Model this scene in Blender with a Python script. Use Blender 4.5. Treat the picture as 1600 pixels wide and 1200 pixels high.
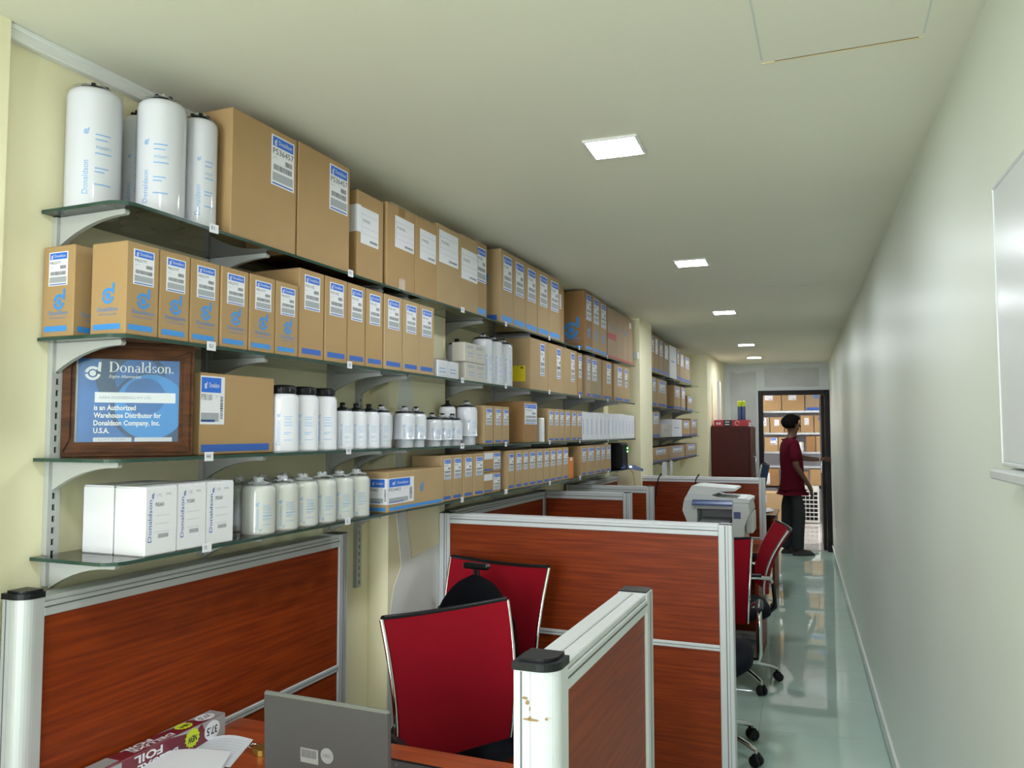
import bpy, math, random
from mathutils import Vector, Matrix

random.seed(7)
for _o in list(bpy.data.objects):
    bpy.data.objects.remove(_o)
SC = bpy.context.scene
COL = SC.collection
R = math.radians
SKEW = R(2.13)            # the aisle's right wall and end wall stand 2.13 degrees off the shelf wall
CEIL = 2.45
XW = -1.66                # shelf wall

# ------------------------------------------------------------------ camera
cam = bpy.data.cameras.new('camera')
cam.sensor_fit = 'HORIZONTAL'
cam.sensor_width = 36.0
cam.lens = 1234.25 / 1600 * 36.0
cam.clip_start = 0.02
cam.clip_end = 60
camo = bpy.data.objects.new('camera', cam)
COL.objects.link(camo)
camo.location = (0, 0, 1.56)
_yaw, _pit, _rol = R(22.0387), R(3.3889), R(-0.0392)
_f = Vector((-math.sin(_yaw) * math.cos(_pit), math.cos(_yaw) * math.cos(_pit), math.sin(_pit)))
_r = Vector((math.cos(_yaw), math.sin(_yaw), 0))
_u = _r.cross(_f)
_r2 = _r * math.cos(_rol) + _u * math.sin(_rol)
_u2 = _u * math.cos(_rol) - _r * math.sin(_rol)
camo.rotation_euler = Matrix(((_r2.x, _u2.x, -_f.x), (_r2.y, _u2.y, -_f.y), (_r2.z, _u2.z, -_f.z))).to_euler()
SC.camera = camo

# ------------------------------------------------------------------ world, daylight, exposure
W = bpy.data.worlds.new('world')
SC.world = W
W.use_nodes = True
W.node_tree.nodes['Background'].inputs[0].default_value = (0.80, 0.90, 1.0, 1)
W.node_tree.nodes['Background'].inputs[1].default_value = 0.6
SC.view_settings.view_transform = 'Standard'
SC.view_settings.look = 'None'
SC.view_settings.exposure = 1.28
SC.view_settings.gamma = 1.0
SC.view_settings.use_curve_mapping = False
SC.cycles.max_bounces = 6
SC.cycles.diffuse_bounces = 4
SC.cycles.glossy_bounces = 3
SC.cycles.transparent_max_bounces = 10
SC.cycles.caustics_reflective = False
SC.cycles.caustics_refractive = False


def area_light(name, loc, rot, sx, sy, power, color):
    l = bpy.data.lights.new(name, 'AREA')
    l.shape = 'RECTANGLE'
    l.size = sx
    l.size_y = sy
    l.energy = power
    l.color = color
    o = bpy.data.objects.new(name, l)
    o.location = loc
    o.rotation_euler = rot
    COL.objects.link(o)
    return o


# daylight falling through the window in the end wall behind the camera
area_light('window_daylight', (-0.55, -3.15, 1.40), (R(90), 0, 0), 1.6, 1.9, 72, (0.95, 0.965, 1.0))
LAMP = 58.0               # radiance of the flush ceiling lamps
LAMP_COL = (0.88, 0.935, 1.0)

# ------------------------------------------------------------------ materials
MATS = {}


def mat(name, col, rough=0.5, metal=0.0, spec=0.5, var=0.0, vscale=8.0, bump=0.0, bscale=200.0, stretch=None, col2=None, alpha=None, sheen=0, coat=0):
    if name in MATS:
        return MATS[name]
    m = bpy.data.materials.new(name)
    m.use_nodes = True
    nt = m.node_tree
    b = nt.nodes['Principled BSDF']
    b.inputs['Base Color'].default_value = (*col, 1)
    b.inputs['Roughness'].default_value = rough
    b.inputs['Metallic'].default_value = metal
    b.inputs['Specular IOR Level'].default_value = spec
    if coat:
        b.inputs['Coat Weight'].default_value = coat
        b.inputs['Coat Roughness'].default_value = 0.12
    if sheen:
        b.inputs['Sheen Weight'].default_value = sheen
    tc = None
    if var or bump or col2:
        tc = nt.nodes.new('ShaderNodeTexCoord')
        mp = nt.nodes.new('ShaderNodeMapping')
        nt.links.new(tc.outputs['Object'], mp.inputs[0])
        if stretch:
            mp.inputs['Scale'].default_value = stretch
    if var or col2:
        n = nt.nodes.new('ShaderNodeTexNoise')
        n.inputs['Scale'].default_value = vscale
        n.inputs['Detail'].default_value = 5
        nt.links.new(mp.outputs[0], n.inputs['Vector'])
        rp = nt.nodes.new('ShaderNodeValToRGB')
        e = rp.color_ramp.elements
        c2 = col2 or tuple(c * (1 - var) for c in col)
        c1 = col if col2 else tuple(min(1, c * (1 + var)) for c in col)
        e[0].position = 0.32
        e[1].position = 0.68
        e[0].color = (*c2, 1)
        e[1].color = (*c1, 1)
        nt.links.new(n.outputs['Fac'], rp.inputs[0])
        nt.links.new(rp.outputs[0], b.inputs['Base Color'])
    if bump:
        n2 = nt.nodes.new('ShaderNodeTexNoise')
        n2.inputs['Scale'].default_value = bscale
        n2.inputs['Detail'].default_value = 3
        nt.links.new(mp.outputs[0], n2.inputs['Vector'])
        bp = nt.nodes.new('ShaderNodeBump')
        bp.inputs['Strength'].default_value = bump
        bp.inputs['Distance'].default_value = 0.002
        nt.links.new(n2.outputs['Fac'], bp.inputs['Height'])
        nt.links.new(bp.outputs[0], b.inputs['Normal'])
    MATS[name] = m
    return m


def emit(name, col, strength):
    m = bpy.data.materials.new(name)
    m.use_nodes = True
    b = m.node_tree.nodes['Principled BSDF']
    b.inputs['Base Color'].default_value = (0.8, 0.8, 0.8, 1)
    b.inputs['Emission Color'].default_value = (*col, 1)
    b.inputs['Emission Strength'].default_value = strength
    MATS[name] = m
    return m


def clear(name, tint, gloss=1.0, rough=0.02, extra=0.0):
    """clear sheet: tinted see-through with a fresnel reflection"""
    m = bpy.data.materials.new(name)
    m.use_nodes = True
    nt = m.node_tree
    for n in list(nt.nodes):
        nt.nodes.remove(n)
    out = nt.nodes.new('ShaderNodeOutputMaterial')
    tr = nt.nodes.new('ShaderNodeBsdfTransparent')
    tr.inputs[0].default_value = (*tint, 1)
    gl = nt.nodes.new('ShaderNodeBsdfGlossy')
    gl.inputs['Roughness'].default_value = rough
    gl.inputs[0].default_value = (gloss, gloss, gloss, 1)
    fr = nt.nodes.new('ShaderNodeFresnel')
    fr.inputs[0].default_value = 1.45
    mx = nt.nodes.new('ShaderNodeMixShader')
    if extra:
        ad = nt.nodes.new('ShaderNodeMath')
        ad.operation = 'MULTIPLY'
        ad.inputs[1].default_value = extra
        nt.links.new(fr.outputs[0], ad.inputs[0])
        nt.links.new(ad.outputs[0], mx.inputs[0])
    else:
        nt.links.new(fr.outputs[0], mx.inputs[0])
    nt.links.new(tr.outputs[0], mx.inputs[1])
    nt.links.new(gl.outputs[0], mx.inputs[2])
    nt.links.new(mx.outputs[0], out.inputs[0])
    MATS[name] = m
    return m


mat('wall_cream', (0.875, 0.815, 0.56), 0.6, var=0.035, vscale=1.3, bump=0.08, bscale=90)
mat('wall_pale', (0.775, 0.83, 0.745), 0.36, spec=0.5, var=0.025, vscale=1.1, bump=0.06, bscale=60)
mat('ceiling_paint', (0.80, 0.78, 0.655), 0.7, var=0.02, vscale=0.9, bump=0.05, bscale=70)
mat('plaster', (0.58, 0.62, 0.62), 0.75, var=0.06, vscale=2.2, bump=0.15, bscale=40)
mat('plaster_dark', (0.48, 0.50, 0.49), 0.8, var=0.08, vscale=4, bump=0.2, bscale=50)
mat('crack_cream', (0.85, 0.72, 0.42), 0.8)
mat('filler', (0.74, 0.745, 0.70), 0.8, var=0.04, vscale=6)
mat('floor_tile', (0.50, 0.645, 0.575), 0.018, spec=0.85, var=0.04, vscale=3.0)
mat('store_tile', (0.72, 0.70, 0.66), 0.06, spec=0.7, var=0.03, vscale=3.0)
mat('grout', (0.30, 0.36, 0.33), 0.6)
mat('skirting_tile', (0.55, 0.68, 0.63), 0.08, spec=0.7, var=0.03, vscale=4)
mat('pvc_white', (0.78, 0.78, 0.76), 0.45)
mat('alu', (0.50, 0.52, 0.52), 0.5, metal=0.3, var=0.03, vscale=5)
mat('alu_white', (0.60, 0.615, 0.625), 0.40, spec=0.5, var=0.03, vscale=6)
mat('alu_groove', (0.10, 0.11, 0.11), 0.6)
mat('black_plastic', (0.008, 0.009, 0.010), 0.35, spec=0.25)
mat('black_rubber', (0.007, 0.007, 0.008), 0.6, spec=0.2)
mat('black_fabric', (0.004, 0.004, 0.006), 0.9, spec=0.08, bump=0.5, bscale=300)
mat('chrome', (0.72, 0.74, 0.74), 0.10, metal=1.0)
mat('steel', (0.55, 0.57, 0.57), 0.30, metal=0.9)
mat('bracket_paint', (0.45, 0.46, 0.44), 0.4)
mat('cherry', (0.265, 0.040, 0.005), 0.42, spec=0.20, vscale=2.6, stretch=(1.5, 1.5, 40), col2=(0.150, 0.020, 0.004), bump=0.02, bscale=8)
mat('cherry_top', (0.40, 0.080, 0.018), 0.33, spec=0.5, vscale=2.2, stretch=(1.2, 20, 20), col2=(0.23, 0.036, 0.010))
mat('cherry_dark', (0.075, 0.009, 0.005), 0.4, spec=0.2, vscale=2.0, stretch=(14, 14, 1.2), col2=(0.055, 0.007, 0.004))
mat('table_wood', (0.40, 0.24, 0.10), 0.4, vscale=2.5, stretch=(1.5, 18, 18), col2=(0.28, 0.15, 0.06))
mat('frame_wood', (0.115, 0.038, 0.010), 0.4, spec=0.2, vscale=3, stretch=(5, 5, 30), col2=(0.045, 0.014, 0.005))
mat('card', (0.400, 0.252, 0.112), 0.72, var=0.05, vscale=5, bump=0.08, bscale=120)
mat('card_tan', (0.420, 0.288, 0.145), 0.72, var=0.05, vscale=5, bump=0.08, bscale=120)
mat('card_dark', (0.310, 0.165, 0.058), 0.72, var=0.06, vscale=5, bump=0.08, bscale=120)
mat('card_grey', (0.350, 0.260, 0.150), 0.72, var=0.05, vscale=5, bump=0.08, bscale=120)
mat('card_pink', (0.390, 0.270, 0.165), 0.72, var=0.05, vscale=5)
mat('card_flap', (0.292, 0.177, 0.075), 0.75)
mat('tape', (0.299, 0.177, 0.068), 0.25)
mat('card_white', (0.755, 0.750, 0.785), 0.55, var=0.012, vscale=4)
mat('card_cream', (0.530, 0.496, 0.435), 0.6, var=0.02, vscale=4)
mat('paper', (0.730, 0.735, 0.780), 0.6)
mat('ink_blue', (0.022, 0.150, 0.66), 0.5)
mat('ink_sky', (0.045, 0.26, 0.66), 0.5)
mat('ink_navy', (0.035, 0.12, 0.46), 0.5)
mat('ink_pale', (0.25, 0.47, 0.74), 0.5)
mat('ink_black', (0.02, 0.02, 0.025), 0.5)
mat('ink_grey', (0.36, 0.38, 0.41), 0.5)
mat('ink_red', (0.48, 0.03, 0.04), 0.5)
mat('ink_white', (0.765, 0.765, 0.810), 0.5)
mat('yellow', (0.80, 0.62, 0.01), 0.5)
mat('lime', (0.62, 0.72, 0.03), 0.4)
mat('can_white', (0.745, 0.742, 0.790), 0.20, spec=0.55, coat=0.3)
mat('can_cream', (0.704, 0.695, 0.651), 0.22, spec=0.5, coat=0.3)
mat('red_mesh', (0.270, 0.004, 0.013), 0.8, spec=0.12, bump=0.35, bscale=420, var=0.08, vscale=3)
mat('blue_fabric', (0.012, 0.035, 0.11), 0.8)
mat('navy_seat', (0.006, 0.007, 0.013), 0.7, spec=0.15)
mat('laptop_grey', (0.085, 0.086, 0.088), 0.42, metal=0.35, bump=0.03, bscale=600)
mat('laptop_rim', (0.20, 0.21, 0.195), 0.35, metal=0.4)
mat('sticker', (0.26, 0.27, 0.265), 0.4)
mat('screen', (0.01, 0.01, 0.012), 0.1)
mat('brass', (0.42, 0.30, 0.07), 0.35, metal=0.85, var=0.15, vscale=30)
mat('foil_maroon', (0.16, 0.010, 0.026), 0.3, coat=0.3)
mat('foil_grey', (0.42, 0.44, 0.46), 0.3, metal=0.3)
mat('printer_white', (0.66, 0.69, 0.67), 0.4)
mat('printer_grey', (0.40, 0.42, 0.42), 0.4)
mat('printer_blue', (0.07, 0.11, 0.26), 0.35)
mat('door_dark', (0.008, 0.006, 0.006), 0.45, spec=0.2)
mat('shirt', (0.085, 0.004, 0.012), 0.9, spec=0.1, bump=0.2, bscale=200)
mat('trousers', (0.034, 0.037, 0.038), 0.9, spec=0.1, var=0.08, vscale=6)
mat('skin', (0.115, 0.050, 0.028), 0.5)
mat('hair', (0.004, 0.003, 0.003), 0.8, spec=0.1)
mat('shoe', (0.022, 0.020, 0.020), 0.5)
mat('eye_white', (0.5, 0.48, 0.45), 0.3)
mat('unit_white', (0.72, 0.72, 0.68), 0.4)
mat('bin_blue', (0.02, 0.05, 0.40), 0.35)
mat('cable_yellow', (0.62, 0.45, 0.06), 0.5)
mat('orange', (0.65, 0.20, 0.03), 0.5)
mat('plug_pale', (0.66, 0.55, 0.54), 0.35)
mat('glass_edge', (0.018, 0.055, 0.042), 0.12, spec=0.6)
clear('glass_sheet', (0.88, 0.955, 0.905), 1.0, 0.015)
clear('plastic_wrap', (0.985, 0.99, 0.995), 1.0, 0.05, 0.28)
_wk = mat('wrap_knot', (0.85, 0.88, 0.90), 0.18, spec=0.8)  # milky white painted in for the glints on the crumpled clear plastic
_wk.node_tree.nodes['Principled BSDF'].inputs['Alpha'].default_value = 0.42
clear('picture_glass', (0.97, 0.98, 0.98), 0.8, 0.02)
clear('window_pane', (0.95, 0.97, 0.97), 1.0, 0.01)
emit('lamp_glow', LAMP_COL, LAMP)
emit('store_lamp_glow', (1.0, 0.98, 0.94), 46)
emit('led_green', (0.1, 1.0, 0.15), 5)
emit('led_blue', (0.2, 0.35, 1.0), 5)
mat('whiteboard', (0.74, 0.77, 0.80), 0.25, spec=0.4, var=0.015, vscale=3)


# ------------------------------------------------------------------ mesh builder
class G:
    def __init__(s):
        s.v = []
        s.f = []
        s.m = []
        s.mi = []
        s.sm = []

    def _mat(s, name):
        if name not in s.m:
            s.m.append(name)
        return s.m.index(name)

    def add(s, vs, fs, m, smooth=False):
        b = len(s.v)
        k = s._mat(m)
        s.v += [tuple(p) for p in vs]
        for f in fs:
            s.f.append(tuple(i + b for i in f))
            s.mi.append(k)
            s.sm.append(smooth)
        return s

    def box(s, x0, x1, y0, y1, z0, z1, m, c=0.0):
        if x0 > x1: x0, x1 = x1, x0
        if y0 > y1: y0, y1 = y1, y0
        if z0 > z1: z0, z1 = z1, z0
        if c <= 0:
            vs = [(x, y, z) for z in (z0, z1) for y in (y0, y1) for x in (x0, x1)]
            fs = [(0, 2, 3, 1), (4, 5, 7, 6), (0, 1, 5, 4), (2, 6, 7, 3), (0, 4, 6, 2), (1, 3, 7, 5)]
            return s.add(vs, fs, m)
        c = min(c, (x1 - x0) * .45, (y1 - y0) * .45, (z1 - z0) * .45)
        vs, idx = [], {}
        X, Y, Z = (x0, x1), (y0, y1), (z0, z1)
        for i in (0, 1):
            for j in (0, 1):
                for k in (0, 1):
                    sx, sy, sz = (1, -1)[i], (1, -1)[j], (1, -1)[k]
                    for a in range(3):
                        p = [X[i] + sx * c, Y[j] + sy * c, Z[k] + sz * c]
                        p[a] = (X[i], Y[j], Z[k])[a]
                        idx[i, j, k, a] = len(vs)
                        vs.append(tuple(p))
        fs = []
        for a in range(3):
            o = [q for q in range(3) if q != a]
            for e in (0, 1):
                q = []
                for (u, w) in ((0, 0), (1, 0), (1, 1), (0, 1)):
                    t = [0, 0, 0]
                    t[a] = e
                    t[o[0]] = u
                    t[o[1]] = w
                    q.append(idx[t[0], t[1], t[2], a])
                fs.append(q)
        for a in range(3):          # edges along axis a
            o = [q for q in range(3) if q != a]
            for u in (0, 1):
                for w in (0, 1):
                    q = []
                    for (e, b) in ((0, o[0]), (1, o[0]), (1, o[1]), (0, o[1])):
                        t = [0, 0, 0]
                        t[a] = e
                        t[o[0]] = u
                        t[o[1]] = w
                        q.append(idx[t[0], t[1], t[2], b])
                    fs.append(q)
        for i in (0, 1):
            for j in (0, 1):
                for k in (0, 1):
                    fs.append([idx[i, j, k, a] for a in range(3)])
        cx, cy, cz = (x0 + x1) / 2, (y0 + y1) / 2, (z0 + z1) / 2
        out = []
        for f in fs:
            p = [Vector(vs[i]) for i in f]
            n = (p[1] - p[0]).cross(p[2] - p[0])
            ctr = sum(p, Vector()) / len(p) - Vector((cx, cy, cz))
            out.append(tuple(f) if n.dot(ctr) > 0 else tuple(reversed(f)))
        return s.add(vs, out, m)

    def prism(s, pts, h0, h1, m, axis='z', smooth=False, caps=True):
        """polygon (counter-clockwise in its plane) pushed along an axis"""
        def P(a, b, h):
            return {'z': (a, b, h), 'y': (a, h, b), 'x': (h, a, b)}[axis]
        n = len(pts)
        vs = [P(a, b, h0) for a, b in pts] + [P(a, b, h1) for a, b in pts]
        fs = []
        flip = axis == 'y'
        for i in range(n):
            j = (i + 1) % n
            q = (i, j, n + j, n + i)
            fs.append(tuple(reversed(q)) if flip else q)
        s.add(vs, fs, m, smooth)
        if caps:
            a = tuple(range(n - 1, -1, -1))
            b = tuple(range(n, 2 * n))
            s.add(vs, [tuple(reversed(a)) if flip else a, tuple(reversed(b)) if flip else b], m)
        return s

    def lathe(s, prof, cx, cy, cz, m, seg=24, smooth=True):
        vs, fs = [], []
        for r, z in prof:
            for k in range(seg):
                a = 2 * math.pi * k / seg
                vs.append((cx + r * math.cos(a), cy + r * math.sin(a), cz + z))
        for i in range(len(prof) - 1):
            for k in range(seg):
                k2 = (k + 1) % seg
                fs.append((i * seg + k, i * seg + k2, (i + 1) * seg + k2, (i + 1) * seg + k))
        s.add(vs, fs, m, smooth)
        if prof[0][0] > 1e-6:
            s.add(vs[:seg], [tuple(range(seg - 1, -1, -1))], m)
        if prof[-1][0] > 1e-6:
            s.add(vs[-seg:], [tuple(range(seg))], m)
        return s

    def tube(s, pts, r, m, seg=10, caps=True, flat=1.0):
        pts = [Vector(p) for p in pts]
        n = len(pts)
        rs = r if isinstance(r, (list, tuple)) else [r] * n
        t0 = (pts[1] - pts[0]).normalized()
        up = Vector((0, 0, 1)) if abs(t0.z) < 0.9 else Vector((1, 0, 0))
        side = t0.cross(up).normalized()
        vs, fs = [], []
        for i, p in enumerate(pts):
            t = (pts[min(i + 1, n - 1)] - pts[max(i - 1, 0)]).normalized()
            side = (side - t * side.dot(t)).normalized()
            nn = t.cross(side)
            for k in range(seg):
                a = 2 * math.pi * k / seg
                vs.append(p + (side * math.cos(a) + nn * math.sin(a) * flat) * rs[i])
        for i in range(n - 1):
            for k in range(seg):
                k2 = (k + 1) % seg
                fs.append((i * seg + k, (i + 1) * seg + k, (i + 1) * seg + k2, i * seg + k2))
        s.add(vs, [tuple(reversed(f)) for f in fs], m, True)
        if caps:
            s.add(vs[:seg], [tuple(range(seg - 1, -1, -1))], m)
            s.add(vs[-seg:], [tuple(range(seg))], m)
        return s

    def ball(s, c, r, m, seg=14, rings=9):
        rx, ry, rz = r if isinstance(r, (tuple, list)) else (r, r, r)
        vs, fs = [], []
        for i in range(rings + 1):
            th = math.pi * i / rings
            for k in range(seg):
                a = 2 * math.pi * k / seg
                vs.append((c[0] + rx * math.sin(th) * math.cos(a), c[1] + ry * math.sin(th) * math.sin(a), c[2] - rz * math.cos(th)))
        for i in range(rings):
            for k in range(seg):
                k2 = (k + 1) % seg
                fs.append((i * seg + k, i * seg + k2, (i + 1) * seg + k2, (i + 1) * seg + k))
        return s.add(vs, fs, m, True)

    def grid(s, P, nu, nv, m, smooth=True, flip=False):
        vs = [P(i / nu, j / nv) for j in range(nv + 1) for i in range(nu + 1)]
        fs = []
        for j in range(nv):
            for i in range(nu):
                a = j * (nu + 1) + i
                q = (a, a + 1, a + nu + 2, a + nu + 1)
                fs.append(tuple(reversed(q)) if flip else q)
        return s.add(vs, fs, m, smooth)

    def slab(s, P, nu, nv, t, m, edge=None, smooth=True):
        """thick curved sheet: P(u,v)->Vector surface, t thickness along its normal"""
        pts = [[Vector(P(i / nu, j / nv)) for i in range(nu + 1)] for j in range(nv + 1)]
        nor = []
        for j in range(nv + 1):
            row = []
            for i in range(nu + 1):
                du = pts[j][min(i + 1, nu)] - pts[j][max(i - 1, 0)]
                dv = pts[min(j + 1, nv)][i] - pts[max(j - 1, 0)][i]
                row.append(du.cross(dv).normalized())
            nor.append(row)
        A = [pts[j][i] + nor[j][i] * t / 2 for j in range(nv + 1) for i in range(nu + 1)]
        B = [pts[j][i] - nor[j][i] * t / 2 for j in range(nv + 1) for i in range(nu + 1)]
        fs = []
        for j in range(nv):
            for i in range(nu):
                a = j * (nu + 1) + i
                fs.append((a, a + 1, a + nu + 2, a + nu + 1))
        s.add(A, fs, m, smooth)
        s.add(B, [tuple(reversed(f)) for f in fs], m, smooth)
        ring = [i for i in range(nu)] + [j * (nu + 1) + nu for j in range(nv)] + [nv * (nu + 1) + i for i in range(nu, 0, -1)] + [j * (nu + 1) for j in range(nv, 0, -1)]
        n = len(ring)
        ev = [A[i] for i in ring] + [B[i] for i in ring]
        s.add(ev, [(n + i, n + (i + 1) % n, (i + 1) % n, i) for i in range(n)], edge or m)
        return s

    def xf(s, M):
        s.v = [tuple(M @ Vector(p)) for p in s.v]
        return s

    def mesh(s, name):
        me = bpy.data.meshes.new(name)
        me.from_pydata(s.v, [], s.f)
        for k in s.m:
            me.materials.append(MATS[k])
        me.polygons.foreach_set('material_index', s.mi)
        me.polygons.foreach_set('use_smooth', s.sm)
        me.update()
        return me

    def build(s, name, parent=None, loc=(0, 0, 0), rz=0.0):
        o = bpy.data.objects.new(name, s.mesh(name))
        COL.objects.link(o)
        o.location = loc
        o.rotation_euler = (0, 0, rz)
        if parent:
            o.parent = parent
        return o


def place(name, me, parent, loc, rz=0.0, scale=(1, 1, 1)):
    o = bpy.data.objects.new(name, me)
    COL.objects.link(o)
    o.location = loc
    o.rotation_euler = (0, 0, rz)
    o.scale = scale
    if parent:
        o.parent = parent
    return o


def thing(name, label, cat, loc=(0, 0, 0), rz=0.0, group=None):
    o = bpy.data.objects.new(name, None)
    o.empty_display_size = 0.05
    COL.objects.link(o)
    o.location = loc
    o.rotation_euler = (0, 0, rz)
    o['label'] = label
    o['category'] = cat
    if group:
        o['group'] = group
    return o


def tag(o, label, cat, group=None):
    o['label'] = label
    o['category'] = cat
    if group:
        o['group'] = group
    return o


def struct(o, label=None):
    o['kind'] = 'structure'
    if label:
        o['label'] = label
    return o


ORD = ['first', 'second', 'third', 'fourth', 'fifth', 'sixth', 'seventh', 'eighth', 'ninth', 'tenth', 'eleventh', 'twelfth', 'thirteenth', 'fourteenth']
_texts = {}


def text_geo(body, shear=0.0, bold=0.0):
    """lettering as flat polygons: list of verts (x,y), faces; unit height caps, left at 0, baseline 0"""
    key = (body, shear, bold)
    if key in _texts:
        return _texts[key]
    cu = bpy.data.curves.new('txt', 'FONT')
    cu.body = body
    cu.size = 1.0
    cu.resolution_u = 2
    cu.shear = shear
    cu.offset = bold
    o = bpy.data.objects.new('txt', cu)
    COL.objects.link(o)
    bpy.context.view_layer.update()
    dg = bpy.context.evaluated_depsgraph_get()
    me = bpy.data.meshes.new_from_object(o.evaluated_get(dg))
    vs = [(v.co.x, v.co.y) for v in me.vertices]
    fs = [tuple(p.vertices) for p in me.polygons]
    bpy.data.objects.remove(o)
    bpy.data.curves.remove(cu)
    bpy.data.meshes.remove(me)
    x0 = min(p[0] for p in vs)
    x1 = max(p[0] for p in vs)
    y1 = max(p[1] for p in vs)
    vs = [(x - x0, y) for x, y in vs]
    _texts[key] = (vs, fs, x1 - x0, y1)
    return _texts[key]


def put_text(g, body, m, x, z, w=None, h=None, d=0.0, shear=0.0, bold=0.0):
    """on a face looking to -Y: lower left (x, z), fitted to width w and/or cap height h, at depth y=d"""
    vs, fs, tw, th = text_geo(body, shear, bold)
    sx = (w / tw) if w else None
    sy = (h / th) if h else None
    sx = sx or sy
    sy = sy or sx
    g.add([(x + a * sx, d, z + b * sy) for a, b in vs], fs, m)
    return tw * sx


def rect(g, x0, x1, z0, z1, d, m):
    g.add([(x0, d, z0), (x1, d, z0), (x1, d, z1), (x0, d, z1)], [(0, 1, 2, 3)], m)


def disc(g, cx, cz, r, d, m, n=20, rx=None):
    g.add([(cx + (rx or r) * math.cos(2 * math.pi * k / n), d, cz + r * math.sin(2 * math.pi * k / n)) for k in range(n)], [tuple(range(n))], m)


def arc_band(g, cx, cz, r0, r1, a0, a1, d, m, n=10):
    vs = []
    for k in range(n + 1):
        a = a0 + (a1 - a0) * k / n
        vs += [(cx + r0 * math.cos(a), d, cz + r0 * math.sin(a)), (cx + r1 * math.cos(a), d, cz + r1 * math.sin(a))]
    fs = [(2 * k, 2 * k + 1, 2 * k + 3, 2 * k + 2) for k in range(n)]
    if a1 < a0:
        fs = [tuple(reversed(f)) for f in fs]
    g.add(vs, fs, m)


def emblem(g, cx, cz, r, d, m):
    """round d-shaped emblem: disc, two ring arcs, slanted stem"""
    disc(g, cx, cz, r * 0.42, d, m, 16)
    arc_band(g, cx, cz, r * 0.60, r * 1.0, R(48), R(172), d, m)
    arc_band(g, cx, cz, r * 0.62, r * 1.0, R(188), R(352), d, m)
    g.add([(cx + r * 0.58, d, cz + r * 0.40), (cx + r * 1.0, d, cz + r * 0.16), (cx + r * 1.08, d, cz + r * 1.62), (cx + r * 0.72, d, cz + r * 1.62)], [(0, 1, 2, 3)], m)

# ================================================================== the setting
OX, OY = 0.385 * math.cos(SKEW) - 11.042 * math.sin(SKEW), 0.385 * math.sin(SKEW) + 11.042 * math.cos(SKEW)


def skew_pt(u, v, z=0.0):
    return (OX + u * math.cos(SKEW) - v * math.sin(SKEW), OY + u * math.sin(SKEW) + v * math.cos(SKEW), z)


# floor of the aisle: slab with single glossy tiles
g = G()
g.box(-2.5, 0.05, -14.3, 0.10, -0.06, -0.0015, 'grout')
fl = struct(g.build('floor', None, (OX, OY, 0), SKEW), 'glossy pale green tiled floor of the narrow aisle')
TS = 0.60
tile_me = G().box(-TS / 2 + 0.0015, TS / 2 - 0.0015, -TS / 2 + 0.0015, TS / 2 - 0.0015, -0.008, 0.0, 'floor_tile', 0.0012).mesh('floor_tile')
for i in range(4):
    for j in range(24):
        place('tile', tile_me, fl, (-0.012 - TS * (i + 0.5), -TS * (j + 0.5), 0))
# floor of the store room behind the door
g = G()
g.box(-2.3, 1.3, 0.10, 4.5, -0.06, -0.0015, 'grout')
fl2 = struct(g.build('floor', None, (OX, OY, 0), SKEW), 'pale tiled floor of the store room beyond the doorway')
st_me = G().box(-TS / 2 + 0.0015, TS / 2 - 0.0015, -TS / 2 + 0.0015, TS / 2 - 0.0015, -0.008, 0.0, 'store_tile', 0.0012).mesh('store_tile')
for i in range(6):
    for j in range(7):
        place('tile', st_me, fl2, (1.2 - TS * (i + 0.5), 0.11 + TS * (j + 0.5), 0))

# walls
struct(G().box(-1.80, XW, -3.1, 11.3, 0, CEIL, 'wall_cream').build('wall_left'), 'cream painted wall that carries the glass shelves')
struct(G().box(0, 0.14, -14.3, 0.12, 0, CEIL, 'wall_pale').build('wall_right', None, (OX, OY, 0), SKEW), 'long bare pale green wall along the aisle')
bb = G().box(-0.010, 0, -14.2, 0, 0, 0.078, 'skirting_tile').box(-0.013, 0, -14.2, 0, 0.078, 0.090, 'pvc_white', 0.002)
struct(bb.build('baseboard_right', None, (OX, OY, 0), SKEW), 'low glossy tile skirting with a pale top lip')
DO0, DO1, DH = -0.885, -0.002, 2.09      # door frame outer edges and height
g = G()
g.box(-2.4, DO0, 0, 0.12, 0, CEIL, 'plaster').box(DO0, 0, 0, 0.12, DH, CEIL, 'plaster')
wf = struct(g.build('wall_far', None, (OX, OY, 0), SKEW), 'grey unpainted plaster end wall around the doorway')
for (u0, u1, z0, z1) in ((-1.24, -0.905, 1.55, 2.36), (-0.80, -0.12, 2.13, 2.40)):
    p = G()
    n = 9
    pts = []
    for k in range(n):
        pts.append((u0 + (u1 - u0) * k / (n - 1), z0 + random.uniform(0, .02)))
    for k in range(n):
        pts.append((u1 - (u1 - u0) * k / (n - 1) + random.uniform(-.01, .01), z1 - random.uniform(0, .03)))
    p.prism(pts, -0.0015, 0.0, 'plaster_dark', 'y')
    p.build('plaster_patch', wf)
# the end wall behind the camera, with its window
g = G()
for (x0, x1, z0, z1) in ((-1.8, -1.4, 0, CEIL), (0.3, 0.7, 0, CEIL), (-1.4, 0.3, 0, 0.4), (-1.4, 0.3, 2.4, CEIL)):
    g.box(x0, x1, -3.12, -3.0, z0, z1, 'wall_pale')
struct(g.build('wall_back'), 'end wall with a window, behind the viewer')
g = G()
for (x0, x1, z0, z1) in ((-1.4, -1.35, .4, 2.4), (.25, .3, .4, 2.4), (-1.35, .25, .4, .45), (-1.35, .25, 2.35, 2.4), (-.575, -.525, .45, 2.35)):
    g.box(x0, x1, -3.09, -3.03, z0, z1, 'alu_white')
w1 = struct(g.build('window_1'), 'two pane window behind the viewer')
for x0, x1 in ((-1.35, -.575), (-.525, .25)):
    G().box(x0, x1, -3.065, -3.06, .45, 2.35, 'window_pane').build('pane', w1)

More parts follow.
